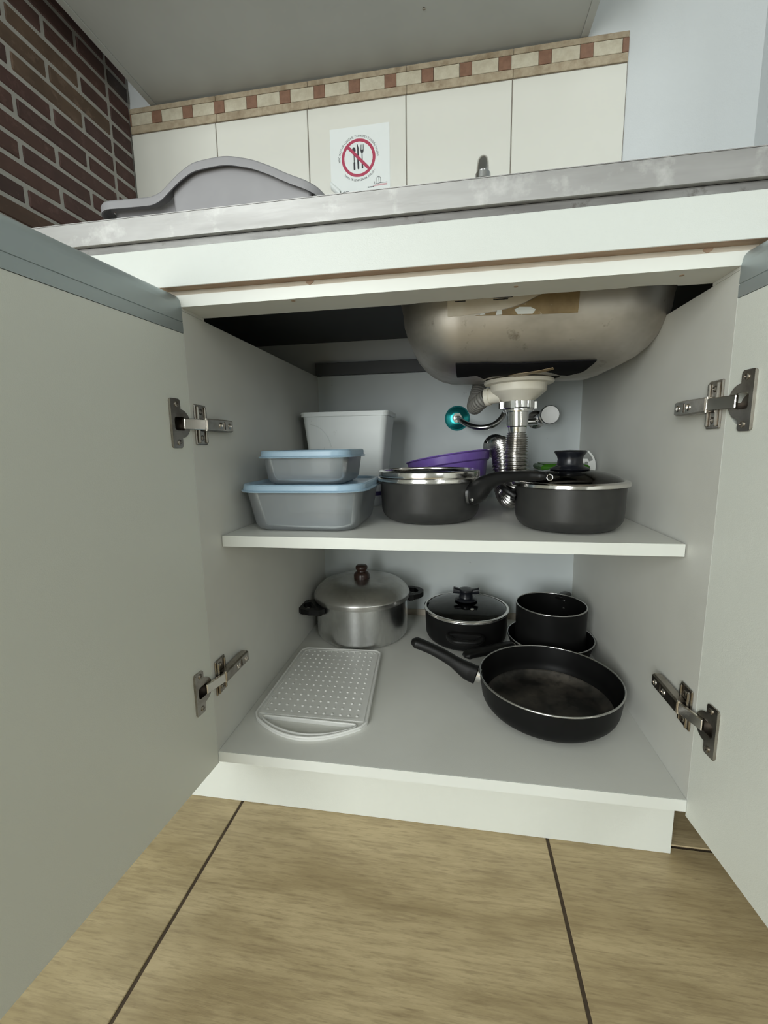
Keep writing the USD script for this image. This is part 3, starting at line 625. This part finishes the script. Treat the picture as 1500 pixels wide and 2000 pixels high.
part(st, 'small_print', SF(prism(unary_union([sbox(.140+.0022*i, 1.1862, .1416+.0022*i, 1.1886) for i in range(7)]), .0002), .0004), 'print_ink', smooth=False)
part(st, 'small_print', SF(prism(unary_union([sbox(.080+.0026*i, 1.1808, .0818+.0026*i, 1.1830+.0006*(i % 2)) for i in range(6)]), .0002), .0004), 'print_ink', smooth=False)

# ================================================================== GREY DISH TUB ON THE COUNTER
db = thing('dish_drainer', 'grey plastic dish drainer with a wavy rim standing on the steel counter', 'dish drainer', (-.03, .26, .867))
from scipy.interpolate import PchipInterpolator
_rp = PchipInterpolator([-.26, -.196, -.145, -.111, -.0933, -.0752, -.0574, -.0317, .0089, .0479, .0783, .1082, .138, .149, .163, .2], [.9650, .9645, .9632, .9626, .9668, .9788, .9906, 1.0014, 1.0042, .9973, .9860, .9715, .9590, .9545, .9460, .935])
XC0, XC1, YF0, YB0 = -.212, .163, .112, .44
out_xy = rrect((XC1-XC0)/2, (YB0-YF0)/2, .035, 10)+np.array([(XC0+XC1)/2, (YF0+YB0)/2])
dense = LineString(np.vstack([out_xy, out_xy[:1]]))
out_xy = np.array([dense.interpolate(t, normalized=True).coords[0] for t in np.linspace(0, 1, 220, endpoint=False)])
cen = np.array([(XC0+XC1)/2, (YF0+YB0)/2])
def inset(xy, d):
    p = Polygon(xy).buffer(-d, join_style=1) if d > 0 else Polygon(xy)
    ln = LineString(p.exterior.coords)
    res = []
    for q_ in xy:
        res.append(p.exterior.interpolate(p.exterior.project(Point(q_))).coords[0])
    return np.array(res)
def rz(xy, dz): return np.array([float(_rp(x))+dz for x in xy[:, 0]])
rims = [(0.0, -.0125), (0.0, -.0030), (.0015, .0), (.007, .0012), (.013, .0008), (.0175, -.004), (.0175, -.0075), (.012, -.003), (.007, -.0022), (.0025, -.0045), (.0022, -.0125)]
rr_ = []
for d_, dz in rims:
    xy = inset(out_xy, d_); rr_.append(np.c_[xy, rz(out_xy, dz)])
v = np.vstack(rr_+[rr_[0]]); rim_m = loft(rr_+[rr_[0]], cap=False)
if rim_m.volume < 0: rim_m.invert()
part(db, 'wavy_rim', rim_m, 'dish_grey', smooth=True, label='broad wavy grey rim')
def dense_rr(hx, hy, r):
    q_ = rrect(hx, hy, r, 8); out = []
    for a_, b_ in zip(q_, np.roll(q_, -1, axis=0)):
        m_ = 14 if np.linalg.norm(b_-a_) > .02 or (len(out) % 8 == 99) else 1
        out += [a_+(b_-a_)*i/m_ for i in range(m_)]
    return np.array(out)
def tub(x0, x1, y0, y1, ztop, rad_, taper, z0=.8672):
    """a shell whose top follows the rim."""
    c = ((x0+x1)/2, (y0+y1)/2); h = ((x1-x0)/2, (y1-y0)/2); Lv = np.linspace(0, 1, 8); o, i_ = [], []
    for t in Lv:
        xy = dense_rr(h[0]-taper*(1-t), h[1]-taper*(1-t), rad_)+np.array(c)
        top_ = np.array([ztop(x)-.004 for x in xy[:, 0]])
        o.append(np.c_[xy, z0+(top_-z0)*t])
        xi = dense_rr(h[0]-taper*(1-t)-.0025, h[1]-taper*(1-t)-.0025, max(rad_-.0025, .002))+np.array(c)
        i_.append(np.c_[xi, z0+.0025+(top_-z0-.0025)*t])
    return loft(o+i_[::-1])
part(db, 'tub', tub(-.1965, .1475, .1330, .4190, lambda x: float(_rp(x)), .022, .006), 'dish_grey', smooth=35)
part(db, 'tub_front', tub(-.078, .141, .1210, .1328, lambda x: float(_rp(x)), .007, .003), 'dish_grey', smooth=35)

# ================================================================== ON THE SHELF
z0 = ZS+.0002
def food_box(label, cx, cy, hx, hy, r, zb_, h, flare, lid_over, lid_h, tab=None):
    t = thing('food_container', label, 'food container', (cx, cy, zb_))
    wall = .0022
    O = [ring3(rrect(hx-.010, hy-.010, r-.006), zb_, (cx, cy)), ring3(rrect(hx-.003, hy-.003, r-.002), zb_+.004, (cx, cy)), ring3(rrect(hx, hy, r), zb_+.010, (cx, cy)), ring3(rrect(hx+flare, hy+flare, r+flare*.4), zb_+h, (cx, cy))]
    I = [ring3(rrect(hx-.012, hy-.012, r-.008), zb_+wall, (cx, cy)), ring3(rrect(hx-.005, hy-.005, r-.004), zb_+.006, (cx, cy)), ring3(rrect(hx-wall, hy-wall, r-wall), zb_+.012, (cx, cy)), ring3(rrect(hx+flare-wall, hy+flare-wall, r+flare*.4-wall), zb_+h, (cx, cy))]
    part(t, 'box', loft(O+I[::-1]), 'box_plastic', smooth=40, label='translucent clear plastic box')
    fx, fy, fr = hx+flare, hy+flare, r+flare*.4
    zt = zb_+h
    L_ = [ring3(rrect(fx+.0006, fy+.0006, fr), zt-.006, (cx, cy)), ring3(rrect(fx+lid_over, fy+lid_over, fr+lid_over), zt-.0075, (cx, cy)), ring3(rrect(fx+lid_over+.0006, fy+lid_over+.0006, fr+lid_over), zt-.0060, (cx, cy)), ring3(rrect(fx+lid_over*.55, fy+lid_over*.55, fr+lid_over*.5), zt-.0045, (cx, cy)), ring3(rrect(fx+lid_over*.50, fy+lid_over*.50, fr+lid_over*.5), zt+lid_h-.0075, (cx, cy)), ring3(rrect(fx+lid_over*.2, fy+lid_over*.2, fr+lid_over*.2), zt+lid_h-.0055, (cx, cy)), ring3(rrect(fx-.004, fy-.004, fr-.002), zt+lid_h-.0060, (cx, cy)), ring3(rrect(fx-.008, fy-.008, fr-.005), zt+lid_h-.0095, (cx, cy)), ring3(rrect(fx-.008, fy-.008, fr-.005), zt+.0002, (cx, cy)), ring3(rrect(fx+.0006, fy+.0006, fr), zt+.0002, (cx, cy))]
    lm = loft(L_[:-1])
    part(t, 'lid', lm, 'lid_blue', smooth=30, label='pale blue snap-on lid')
    if tab is not None: part(t, 'lid_tab', prism(tab, .0022, zt-.0072), 'lid_blue', smooth=30)
    return t
food_box('large translucent food container with a pale blue lid at the shelf\'s left end', .1130, .176, .0860, .086, .034, z0, .0700, .0105, .0065, .0100, tab=Polygon([(.009, .10), (-.0, .108), (-.0, .155), (.009, .165)]).buffer(.002) if False else Polygon([(.012, .120), (.0022, .126), (.0022, .150), (.012, .158)]))
food_box('small translucent food container with a pale blue lid, standing on the larger one', .1130, .172, .0665, .0640, .026, z0+.0703+.0008, .0500, .0055, .0058, .0095)

# tall white bin behind the containers
bk = thing('white_bin', 'tall white plastic bin with a wide rim behind the blue-lidded containers', 'bin', (.112, .43, z0))
def binring(t, grow=0.0):
    c = (.1135, .4335); hx, hy = .0715+.0215*t+grow, .0530+.0080*t+grow
    return rrect(hx, hy, .012, 8)+np.array(c)
zt = .6555
Ob = [np.c_[binring(t), np.full(32, z0+(zt-z0)*t)] for t in (0, .02, .3, .6, .9, 1)]
Ib = [np.c_[binring(t, -.0025), np.full(32, z0+.003+(zt-z0-.003)*t)] for t in (0, .02, .3, .6, .9, 1)]
part(bk, 'body', loft(Ob+Ib[::-1]), 'bucket_white', smooth=30)
rimp = Polygon(binring(1, .0035)).difference(Polygon(binring(1, -.0022)))
part(bk, 'rim', [prism(rimp, .0035, zt-.0002), prism(Polygon(binring(.97, .0035)).difference(Polygon(binring(.97, .0005))), .006, zt-.006)], 'bucket_white', smooth=30)
bandp = Polygon(binring(.13, .0020)).difference(Polygon(binring(.13, .0002)))
part(bk, 'purple_band', prism(bandp, .0085, .4795), 'purple_dark', smooth=30, label='dark purple band near the base')
arc_pts = [(.034+.050*math.sin(a), .6340-.055*(1-math.cos(a))) for a in np.linspace(.1, 1.45, 16)]
yfront = lambda z: .4335-(.0530+.0080*(z-z0)/(zt-z0))
part(bk, 'seam_ridge', tube([(x, yfront(z)-.0002, z) for x, z in arc_pts], .0011, n=40, k=8), 'bucket_white', smooth=True)

# pots -------------------------------------------------------------------------------------------------------
def pot_profile(r, zb_, h, corner, base_r=None, wall=.0025, flare=0.0):
    """outer and inner outline of a pan: flat base, rounded corner, straight or flared wall."""
    rb = r-flare
    a = np.linspace(-np.pi/2, -.06, 9)
    outer = [(0, zb_), (rb-corner-.002, zb_), (rb-corner-.0005, zb_+.0004)]+[(rb-corner+corner*math.cos(t)*1.0, zb_+.0006+corner+corner*math.sin(t)) for t in a]
    zc = zb_+corner
    outer += [(rb+flare*u, zc+(zb_+h-zc)*u) for u in (.25, .5, .75, 1)]
    inner = [(max(x-wall, 0) if x > 0 else 0, z if z > zb_+h-.0001 else max(z, zb_)+wall) for x, z in outer][::-1]
    inner = [(r-wall, zb_+h)]+[(rb-wall+flare*u, zc+(zb_+h-zc)*u) for u in (.75, .5, .25)]+[(rb-corner-wall*.0+(corner-wall)*math.cos(t), zb_+wall+corner-wall+(corner-wall)*math.sin(t)+.0006) for t in a[::-1]]+[(rb-corner-.001, zb_+wall+.0004), (0, zb_+wall+.0002)]
    return outer+inner
def rivets(t, cx, cy, r, ang, zs_, spread, mat_='rim_bare'):
    for z in zs_:
        for s in spread:
            a = ang+s; p = np.array([cx+r*math.cos(a), cy+r*math.sin(a), z]); n = -np.array([math.cos(a), math.sin(a), 0])
            part(t, 'rivet', frame_map(lathe([(0, 0), (.0032, 0), (.0026, .0012), (0, .0018)], n=16), p, np.cross((0, 0, 1), n), (0, 0, 1), n), mat_)

# A: graphite saucepan with a long handle
AX, AY, AR, AH = .304, .227, .0872, .0690
pa = thing('saucepan', 'graphite saucepan with a long black handle, standing mid-shelf', 'saucepan', (AX, AY, z0))
part(pa, 'body', lathe(pot_profile(AR, z0, AH, .024, flare=.002), (AX, AY), 96), 'pot_graphite', smooth=40)
phi = math.radians(-37); e = np.array([math.cos(phi), math.sin(phi), 0])
rootp = np.array([AX, AY, 0])+e*(AR+.001); up = np.array([0, 0, 1.0])
hnd = [rootp+up*.5050, rootp+e*.010+up*.5105, rootp+e*.022+up*.5210, rootp+e*.040+up*.5310, rootp+e*.070+up*.5375, rootp+e*.100+up*.5400, rootp+e*.126+up*.5395]
part(pa, 'handle', tube(hnd, lambda u: (np.interp(u, [0, .12, .3, .6, .85, .96, 1], [.0175, .0170, .0120, .0080, .0075, .0060, .0030]), np.interp(u, [0, .12, .3, .6, .85, .96, 1], [.0135, .0130, .0110, .0105, .0115, .0095, .0045])), n=60, k=20, square=.75), 'bakelite', smooth=True, label='long black bakelite handle')
part(pa, 'handle_bracket', tube([rootp-e*.0008+up*.5030, rootp+e*.004+up*.5035], lambda u: (.0130, .0160), n=4, k=16, square=.5), 'chrome_dark')
sv = np.cross(up, e)
part(pa, 'screw', screw(rootp+e*.010-sv*.0128+up*.4990, -sv, .003, .002), 'chrome')
rp = torus(.0042, .0008, 0, n=28, k=8); tip = rootp+e*.1300+up*.5385
part(pa, 'hanging_ring', frame_map(rp, tip, e, up, -sv), 'chrome')
la = thing('pot_lid', 'steel-rimmed glass lid turned upside down on the mid-shelf saucepan', 'lid', (AX, AY, z0+AH))
zr = z0+AH
part(la, 'rim', lathe([(AR-.006, zr+.0004), (AR+.0040, zr+.0004), (AR+.0050, zr+.0018), (AR+.0045, zr+.0062), (AR+.0010, zr+.0078), (AR-.0045, zr+.0082), (AR-.006, zr+.006)], (AX, AY), 96), 'rim_steel', smooth=40)
part(la, 'upper_ring', lathe([(AR-.0100, zr+.0084), (AR+.0005, zr+.0084), (AR+.0012, zr+.0105), (AR+.0005, zr+.0170), (AR-.0025, zr+.0190), (AR-.0085, zr+.0190), (AR-.0100, zr+.0160)], (AX-.002, AY), 96), 'rim_steel', smooth=40)
gl = [(0, zr-.0050), (.04, zr-.0005), (.065, zr+.0070), (AR-.0101, zr+.0125), (AR-.0101, zr+.0155), (.065, zr+.0100), (.04, zr+.0025), (0, zr-.0020)]
part(la, 'glass', lathe(gl, (AX-.002, AY), 72), 'lid_glass_dark', smooth=True)
part(la, 'knob', lathe([(0, zr-.0052), (.016, zr-.0056), (.019, zr-.012), (.016, zr-.026), (.021, zr-.034), (0, zr-.035)], (AX-.002, AY), 40), 'knob_black', smooth=40)

# B: graphite casserole with a domed glass lid
CX, CY, CR, CH = .5215, .1660, .0795, .0650
pb = thing('casserole', 'graphite casserole under a domed glass lid at the shelf\'s right end', 'casserole', (CX, CY, z0))
part(pb, 'body', lathe(pot_profile(CR, z0, CH, .021, flare=.001), (CX, CY), 96), 'pot_graphite', smooth=40)
def side_handle(t, cx, cy, r, ang, z, span=.030, out=.032, th=.006, drop=0.0, mat_='bakelite', lift=.0):
    e_ = np.array([math.cos(ang), math.sin(ang), 0]); s_ = np.array([-e_[1], e_[0], 0]); c_ = np.array([cx, cy, z])
    pts = [c_+e_*(r-.001)+s_*span, c_+e_*(r+out*.45)+s_*span*.95+up*lift*.5, c_+e_*(r+out*.9)+s_*span*.62+up*lift, c_+e_*(r+out)+up*lift, c_+e_*(r+out*.9)-s_*span*.62+up*lift, c_+e_*(r+out*.45)-s_*span*.95+up*lift*.5, c_+e_*(r-.001)-s_*span]
    part(t, 'handle', tube(pts, lambda u: (th*.85, th), n=60, k=14, square=.8), mat_, smooth=True, label='black loop handle')
    part(t, 'handle_mount', tube([c_+e_*(r-.0006), c_+e_*(r+.007)], lambda u: (.009-.002*u, span*1.05), n=4, k=20, square=.5), mat_)
side_handle(pb, CX, CY, CR, math.radians(172), z0+CH-.016, .022, .020, .0055, lift=.012)
side_handle(pb, CX, CY, CR, math.radians(62), z0+CH-.014, .022, .022, .0055, lift=.006)
lbm = thing('pot_lid', 'domed glass lid with a steel rim and waisted black knob on the right casserole', 'lid', (CX, CY, z0+CH))
zr = z0+CH; LR = .0835
part(lbm, 'rim', lathe([(LR-.0070, zr+.0005), (LR-.001, zr+.0003), (LR+.0010, zr+.0016), (LR+.0008, zr+.0060), (LR-.0015, zr+.0080), (LR-.0070, zr+.0086), (LR-.0085, zr+.006)], (CX, CY), 96), 'rim_steel', smooth=40)
RD = [(LR-.0072, zr+.0084), (.066, zr+.0150), (.050, zr+.0203), (.030, zr+.0238), (0, zr+.0252)]
part(lbm, 'glass', lathe([(0, zr+.0222), (.030, zr+.0208), (.050, zr+.0173), (.066, zr+.0120), (LR-.0072, zr+.0055)]+RD, (CX, CY), 80), 'lid_glass', smooth=True)
kz = zr+.0245
part(lbm, 'knob', lathe([(0, kz), (.0275, kz-.0005), (.0290, kz+.0010), (.0260, kz+.0030), (.0215, kz+.0045), (.0190, kz+.0080), (.0178, kz+.0150), (.0190, kz+.0200), (.0222, kz+.0245), (.0232, kz+.0268), (.0215, kz+.0285), (0, kz+.0295)], (CX, CY), 56), 'knob_black', smooth=45, label='black waisted knob')

# purple basin leaning behind the saucepan
pu = thing('purple_basin', 'purple plastic basin tilted behind the mid-shelf saucepan', 'basin', (.335, .42, z0))
basin = lathe([(0, -.086), (.066, -.086), (.070, -.082), (.0855, -.020), (.0890, -.0185), (.0905, -.0170), (.0925, -.0020), (.0955, .0), (.0945, .0020), (.0905, .0015), (.0890, -.0010), (.0835, -.020), (.067, -.080), (0, -.083)], n=96)
R_ = trimesh.transformations.euler_matrix(math.radians(-5), math.radians(-8.5), 0)
basin.apply_transform(R_); basin.apply_scale(.955); basin.apply_translation((.3320, .4150, .5585)); dzz = basin.bounds[0][2]-z0
part(pu, 'basin', basin, 'purple_plastic', smooth=35)
dzz = 0
# clear box with a green lid and a white plastic utensil behind the casserole
gb = thing('green_lid_box', 'clear glass box with a green lid behind the right casserole', 'food container', (.550, .36, z0))
part(gb, 'box', loft([ring3(rrect(.042-.004*(1-t)-w_, .045-.004*(1-t)-w_, .008), z0+.001+zz, (.5520, .3640)) for t, zz, w_ in ((0, 0, 0), (1, .077, 0), (1, .077, .003), (0, .004, .003))]), 'jar_glass', smooth=30)
part(gb, 'lid', [bx(.5085, .5955, .3175, .4105, z0+.0782, z0+.0885, .0035), bx(.516, .588, .325, .403, z0+.0885, z0+.0905, .0018)], 'green_plastic', smooth=25)
part(gb, 'lid_gasket', bx(.5085, .5955, .3175, .4105, z0+.0772, z0+.0781), 'white_plastic', smooth=False)
wu = thing('strainer', 'white plastic utensil with a hanging hole behind the green lid', 'utensil', (.612, .40, z0))
fanp = Polygon([(0, 0)]+[(.042*math.cos(a), .042*math.sin(a)) for a in np.radians(np.linspace(-30, 92, 20))]).difference(Polygon([(.030*math.cos(a), .030*math.sin(a)) for a in np.radians(np.linspace(20, 88, 12))]+[(.0385*math.cos(a), .0385*math.sin(a)) for a in np.radians(np.linspace(88, 20, 12))]))
fan2 = unary_union([fanp.intersection(sbox(.0, -.03, .05, .05)).difference(Point(.0235, .007).buffer(.0034)), sbox(.006, -.0795, .030, .004)])
fan2 = fan2.difference(Polygon([(.0, .016), (.030, .016), (.0215, .045), (.0, .045)]))
part(wu, 'blade', frame_map(prism(fan2, .0035), (.5925, .4205, z0+.0800), (1, 0, 0), (0, 0, 1), (0, -1, 0)), 'white_plastic', smooth=25)

# ================================================================== ON THE BOTTOM BOARD
zb0 = ZB+.0002
# C: aluminium stock pot
SX, SY, SR, SH = .1285, .4440, .1090, .1040
pc = thing('stock_pot', 'large shiny aluminium pot with black side handles in the back left corner', 'pot', (SX, SY, zb0))
part(pc, 'body', lathe(pot_profile(SR, zb0, SH, .014, wall=.002), (SX, SY), 110), 'pot_aluminium', smooth=40)
def ear(t, ang, z):
    e_ = np.array([math.cos(ang), math.sin(ang), 0]); s_ = np.array([-e_[1], e_[0], 0]); c_ = np.array([SX, SY, z])
    o = Polygon([(-.002, .034), (.012, .036), (.030, .026), (.044, .010), (.046, -.010), (.040, -.022), (.024, -.034), (.010, -.036), (-.002, -.034)]).buffer(.002)
    hole = Polygon([(.014, .018), (.030, .010), (.032, -.008), (.026, -.018), (.014, -.020)]).buffer(.003)
    m = prism(o.difference(hole), .012, -.006)
    part(t, 'handle', [frame_map(m, c_+e_*SR*.995, e_, s_, up)], 'bakelite', smooth=30, label='black side handle')
    part(t, 'handle_mount', frame_map(bx(-.0015, .016, -.031, .031, -.0125, .0062, .004), c_+e_*SR*.995, e_, s_, up), 'bakelite', smooth=25)
ear(pc, math.radians(214), zb0+SH-.022); ear(pc, math.radians(27), zb0+SH-.020)
lc = thing('pot_lid', 'domed aluminium lid with a dark brown knob on the large pot', 'lid', (SX, SY, zb0+SH))
zr = zb0+SH; RL = .1140
dome = [(RL, -.0105), (RL+.0006, -.0015), (RL-.0005, .0015), (RL-.006, .0105), (RL-.018, .0210), (RL-.036, .0280), (.055, .0310), (.048, .0302), (.030, .0312), (0, .0318)]
part(lc, 'dome', lathe([(0, zr+.0298), (.03, zr+.0292), (.048, zr+.0282), (.055, zr+.0290), (RL-.037, zr+.0262), (RL-.019, zr+.0192), (RL-.0078, zr+.0090), (RL-.0025, zr+.0012), (RL-.0022, zr-.0105)]+[(r_, zr+z_) for r_, z_ in dome], (SX, SY), 110), 'lid_aluminium', smooth=35)
kz = zr+.0316
part(lc, 'knob_skirt', lathe([(0, kz), (.0190, kz), (.0190, kz+.0085), (.0160, kz+.0135), (.0120, kz+.0165), (0, kz+.0165)], (SX, SY), 48), 'bakelite_brown', smooth=40)
part(lc, 'knob', lathe([(0, kz+.0160), (.0115, kz+.0160), (.0110, kz+.0185), (.0135, kz+.0215), (.0145, kz+.0260), (.0135, kz+.0300), (.0105, kz+.0320), (0, kz+.0325)], (SX, SY), 48), 'bakelite_brown', smooth=45, label='dark brown round knob')

# D: black casserole with glass lid
EX, EY, ER, EH = .3755, .4430, .0945, .0700
pd = thing('casserole', 'small black casserole with a flat glass lid beside the aluminium pot', 'casserole', (EX, EY, zb0))
part(pd, 'body', lathe(pot_profile(ER, zb0, EH, .020, flare=.002), (EX, EY), 96), 'pot_black', smooth=40)
part(pd, 'rim', torus(ER-.0008, .0016, zb0+EH+.0004, (EX, EY), 96, 8), 'rim_bare', smooth=True)
side_handle(pd, EX, EY, ER, math.radians(-92), zb0+EH-.026, .034, .026, .0065, lift=-.002)
side_handle(pd, EX, EY, ER, math.radians(88), zb0+EH-.026, .030, .016, .0065, lift=-.002)
ld = thing('pot_lid', 'glass lid with a winged black knob on the small black casserole', 'lid', (EX, EY, zb0+EH+.002))
zr = zb0+EH+.0022; RL = .0965
part(ld, 'rim', lathe([(RL-.0050, zr), (RL, zr), (RL+.0010, zr+.0015), (RL+.0006, zr+.0036), (RL-.0018, zr+.0046), (RL-.0050, zr+.0046)], (EX, EY), 96), 'rim_steel', smooth=40)
part(ld, 'glass', lathe([(0, zr+.0148), (.030, zr+.0140), (.060, zr+.0105), (.080, zr+.0056), (RL-.0052, zr+.0008), (RL-.0052, zr+.0040), (.080, zr+.0086), (.060, zr+.0135), (.030, zr+.0170), (0, zr+.0178)], (EX, EY), 80), 'lid_glass_dark', smooth=True)
part(ld, 'vent', lathe([(.0016, zr+.0145), (.0042, zr+.0145), (.0046, zr+.0156), (.0040, zr+.0168), (.0018, zr+.0164)], (EX+.012, EY-.050), 24), 'rim_steel', smooth=True)
kz = zr+.0172
part(ld, 'knob', lathe([(0, kz-.004), (.0165, kz-.003), (.0180, kz), (.0245, kz+.0015), (.0265, kz+.0040), (.0240, kz+.0065), (.0165, kz+.0085), (.0150, kz+.0160), (.0165, kz+.0215), (.0180, kz+.0245), (.0165, kz+.0275), (0, kz+.0290)], (EX, EY), 48), 'knob_black', smooth=45)
for s in (-1, 1):
    part(ld, 'knob_wing', tube([(EX+s*.010, EY-.001, kz+.0225), (EX+s*.020, EY-.0015, kz+.0240), (EX+s*.0295, EY-.002, kz+.0255)], lambda u: (.0052+.0020*u, .0090-.0015*u), n=14, k=16, square=.7), 'knob_black', smooth=40)

# F: black frying pan under the milk pot, G's neighbour
GX, GY, GR, GH = .5505, .3790, .0880, .0430
pf = thing('frying_pan', 'black frying pan with the milk pot standing in it', 'frying pan', (GX, GY, zb0))
part(pf, 'body', lathe(pot_profile(GR, zb0, GH, .020, flare=.008), (GX, GY), 96), 'pot_black', smooth=40)
part(pf, 'rim', torus(GR-.0010, .0014, zb0+GH+.0003, (GX, GY), 96, 8), 'rim_bare', smooth=True)
phi = math.radians(-153); e = np.array([math.cos(phi), math.sin(phi), 0]); rt = np.array([GX, GY, 0])+e*(GR-.001)
part(pf, 'ferrule', tube([rt+up*(zb0+GH-.012), rt+e*.010+up*(zb0+GH-.010)], lambda u: (.0095, .0130), n=4, k=18, square=.8), 'rim_steel')
part(pf, 'handle', tube([rt+e*.009+up*(zb0+GH-.011), rt+e*.030+up*(zb0+GH-.010), rt+e*.060+up*(zb0+GH-.010), rt+e*.095+up*(zb0+GH-.010), rt+e*.118+up*(zb0+GH-.012)], lambda u: (np.interp(u, [0, .2, .6, .93, 1], [.0100, .0105, .0080, .0075, .003]), np.interp(u, [0, .2, .6, .93, 1], [.0130, .0135, .0115, .0125, .006])), n=50, k=18, square=.8), 'bakelite', smooth=True, label='short black handle')
# E: tall black milk pot standing in it
HX_, HY_, HR, HH = .5510, .3830, .0712, .1080
ze = zb0+.0032
pe = thing('milk_pot', 'deep black milk pot with a bare metal rim, standing in the rear frying pan', 'milk pot', (HX_, HY_, ze))
part(pe, 'body', lathe(pot_profile(HR, ze, HH, .010, flare=.001), (HX_, HY_), 96), 'pot_black', smooth=40)
part(pe, 'rim', torus(HR-.0010, .0015, ze+HH+.0002, (HX_, HY_), 96, 8), 'rim_bare', smooth=True)
a_ = math.radians(62)
e = np.array([math.cos(a_), math.sin(a_), 0]); rt = np.array([HX_, HY_, 0])+e*(HR-.0005)
part(pe, 'handle', tube([rt+up*(ze+HH-.014), rt+e*.010+up*(ze+HH-.010), rt+e*.020+up*(ze+HH-.010), rt+e*.036+up*(ze+HH-.012), rt+e*.058+up*(ze+HH-.016)], lambda u: (np.interp(u, [0, .2, .9, 1], [.0120, .0080, .0070, .003]), np.interp(u, [0, .2, .9, 1], [.0120, .0105, .0110, .005])), n=40, k=18, square=.8), 'bakelite', smooth=True, label='black handle pointing to the back')
rivets(pe, HX_, HY_, HR-.0026, math.radians(55), (ze+HH-.012, ze+HH-.030), (0,))

# G: large frying pan in front
KX, KY, KR, KH = .5075, .1790, .1150, .0575
pg = thing('frying_pan', 'large black frying pan with a bare metal rim at the front right', 'frying pan', (KX, KY, zb0))
prof = pot_profile(KR, zb0, KH, .030, flare=.004, wall=.003)
part(pg, 'body', lathe(prof, (KX, KY), 128), 'pot_black', smooth=40)
cs = [(0, zb0+.0042), (KR-.052, zb0+.0042), (KR-.042, zb0+.0046)]+[(KR-.004-.030+.0265*math.cos(t)-.0004, zb0+.0036+.0270+.0265*math.sin(t)+.0004) for t in np.linspace(-1.45, -.62, 8)]
part(pg, 'cooking_surface', lathe(cs+[(r_+.0006, z_-.0012) for r_, z_ in cs[::-1][:-1]]+[(0, zb0+.0030)], (KX, KY), 96), 'nonstick_worn', smooth=True, label='worn grey cooking surface')
part(pg, 'rim', torus(KR-.0012, .0016, zb0+KH+.0003, (KX, KY), 128, 8), 'rim_bare', smooth=True)
rivets(pg, KX, KY, KR-.0035, math.radians(172), (zb0+KH-.012,), (0, .10))
phi = math.radians(174); e = np.array([math.cos(phi), math.sin(phi), 0]); rt = np.array([KX, KY, 0])+e*(KR-.002)
hz0 = zb0+KH-.014
part(pg, 'ferrule', tube([rt+up*hz0, rt+e*.012+up*(hz0+.002)], lambda u: (.0120-.001*u, .0095), n=5, k=20, square=.85), 'rim_steel')
part(pg, 'handle', tube([rt+e*.008+up*(hz0+.001), rt+e*.025+up*(hz0+.008), rt+e*.050+up*(hz0+.023), rt+e*.080+up*(hz0+.038), rt+e*.105+up*(hz0+.047), rt+e*.124+up*(hz0+.052)], lambda u: (np.interp(u, [0, .12, .35, .7, .94, 1], [.0165, .0160, .0105, .0090, .0090, .0035]), np.interp(u, [0, .12, .35, .7, .94, 1], [.0115, .0120, .0105, .0105, .0115, .0060])), n=60, k=20, square=.8), 'bakelite', smooth=True, label='curved black handle')

# dotted plastic board
cb = thing('cutting_board', 'white plastic tray board with raised dots and a cut-out handle', 'cutting board', (.11, .19, zb0))
BLc = np.array([(.0165, .092), (.0150, .320), (.0250, .3300), (.1820, .3360), (.1930, .3260), (.2105, .0900)])
arcp = [(.2105-.1945*t, .0900-.052*math.sin(math.pi*(t*.94+.03))**.85+.002*t) for t in np.linspace(0, 1, 24)]
outl = Polygon(list(BLc)+arcp[1:-1]).buffer(-.008).buffer(.008)
slot = Polygon([(.034, .0830), (.195, .0800)]+[(.193-.157*t, .0775-.0290*math.sin(math.pi*t)**.8+.003*t) for t in np.linspace(.04, .96, 14)]).buffer(-.002).buffer(.002)
floor_p = Polygon([(.0265, .0980), (.0260, .3150), (.0320, .3215), (.1760, .3270), (.1830, .3200), (.1985, .0960)]).buffer(-.008).buffer(.008)
def edge_ring(poly, inner, z, h): return prism(poly.difference(inner), h, z)
part(cb, 'board', prism(outl.difference(slot), .0050, zb0), 'board_white', smooth=25)
rim_line = outl.buffer(-.0012).exterior
def bead(line, r, z, n):
    P_ = np.array([line.interpolate(t, normalized=True).coords[0] for t in np.linspace(0, 1, n, endpoint=False)]); P_ = np.c_[P_, np.full(n, z)]
    t, N, B = frames(np.vstack([P_, P_[:1]])); T_ = np.linspace(0, 2*np.pi, 8, endpoint=False)
    rings_ = [P_[i]+r*np.cos(T_)[:, None]*np.array([0, 0, 1])+r*np.sin(T_)[:, None]*np.cross(t[i], (0, 0, 1)) for i in range(n)]
    m = loft(rings_+[rings_[0]], cap=False)
    if m.volume < 0: m.invert()
    return m
part(cb, 'raised_rim', bead(rim_line, .0022, zb0+.0052, 260), 'board_white', smooth=True)
part(cb, 'handle_rim', bead(slot.buffer(.0022).exterior, .0019, zb0+.0052, 140), 'board_white', smooth=True)
part(cb, 'panel_step', prism(outl.buffer(-.0060).intersection(sbox(0, .090, .3, .4)).difference(floor_p), .0012, zb0+.0050), 'board_white', smooth=25)
dots = []
for j in range(14):
    v_ = j/13.0; y = .1035+(.3170-.1035)*v_
    xa, xb_ = .0330+(.0345-.0330)*v_, .1900+(.1740-.1900)*v_
    for i in range(12):
        u_ = i/11.0
        d_ = trimesh.creation.icosphere(1, .0025); d_.apply_scale((1, 1, .75)); d_.apply_translation((xa+(xb_-xa)*u_, y+.005*u_*v_, zb0+.0050)); dots.append(d_)
part(cb, 'dots', dots, 'board_white', smooth=True, kind='stuff', label='grid of small raised dots')
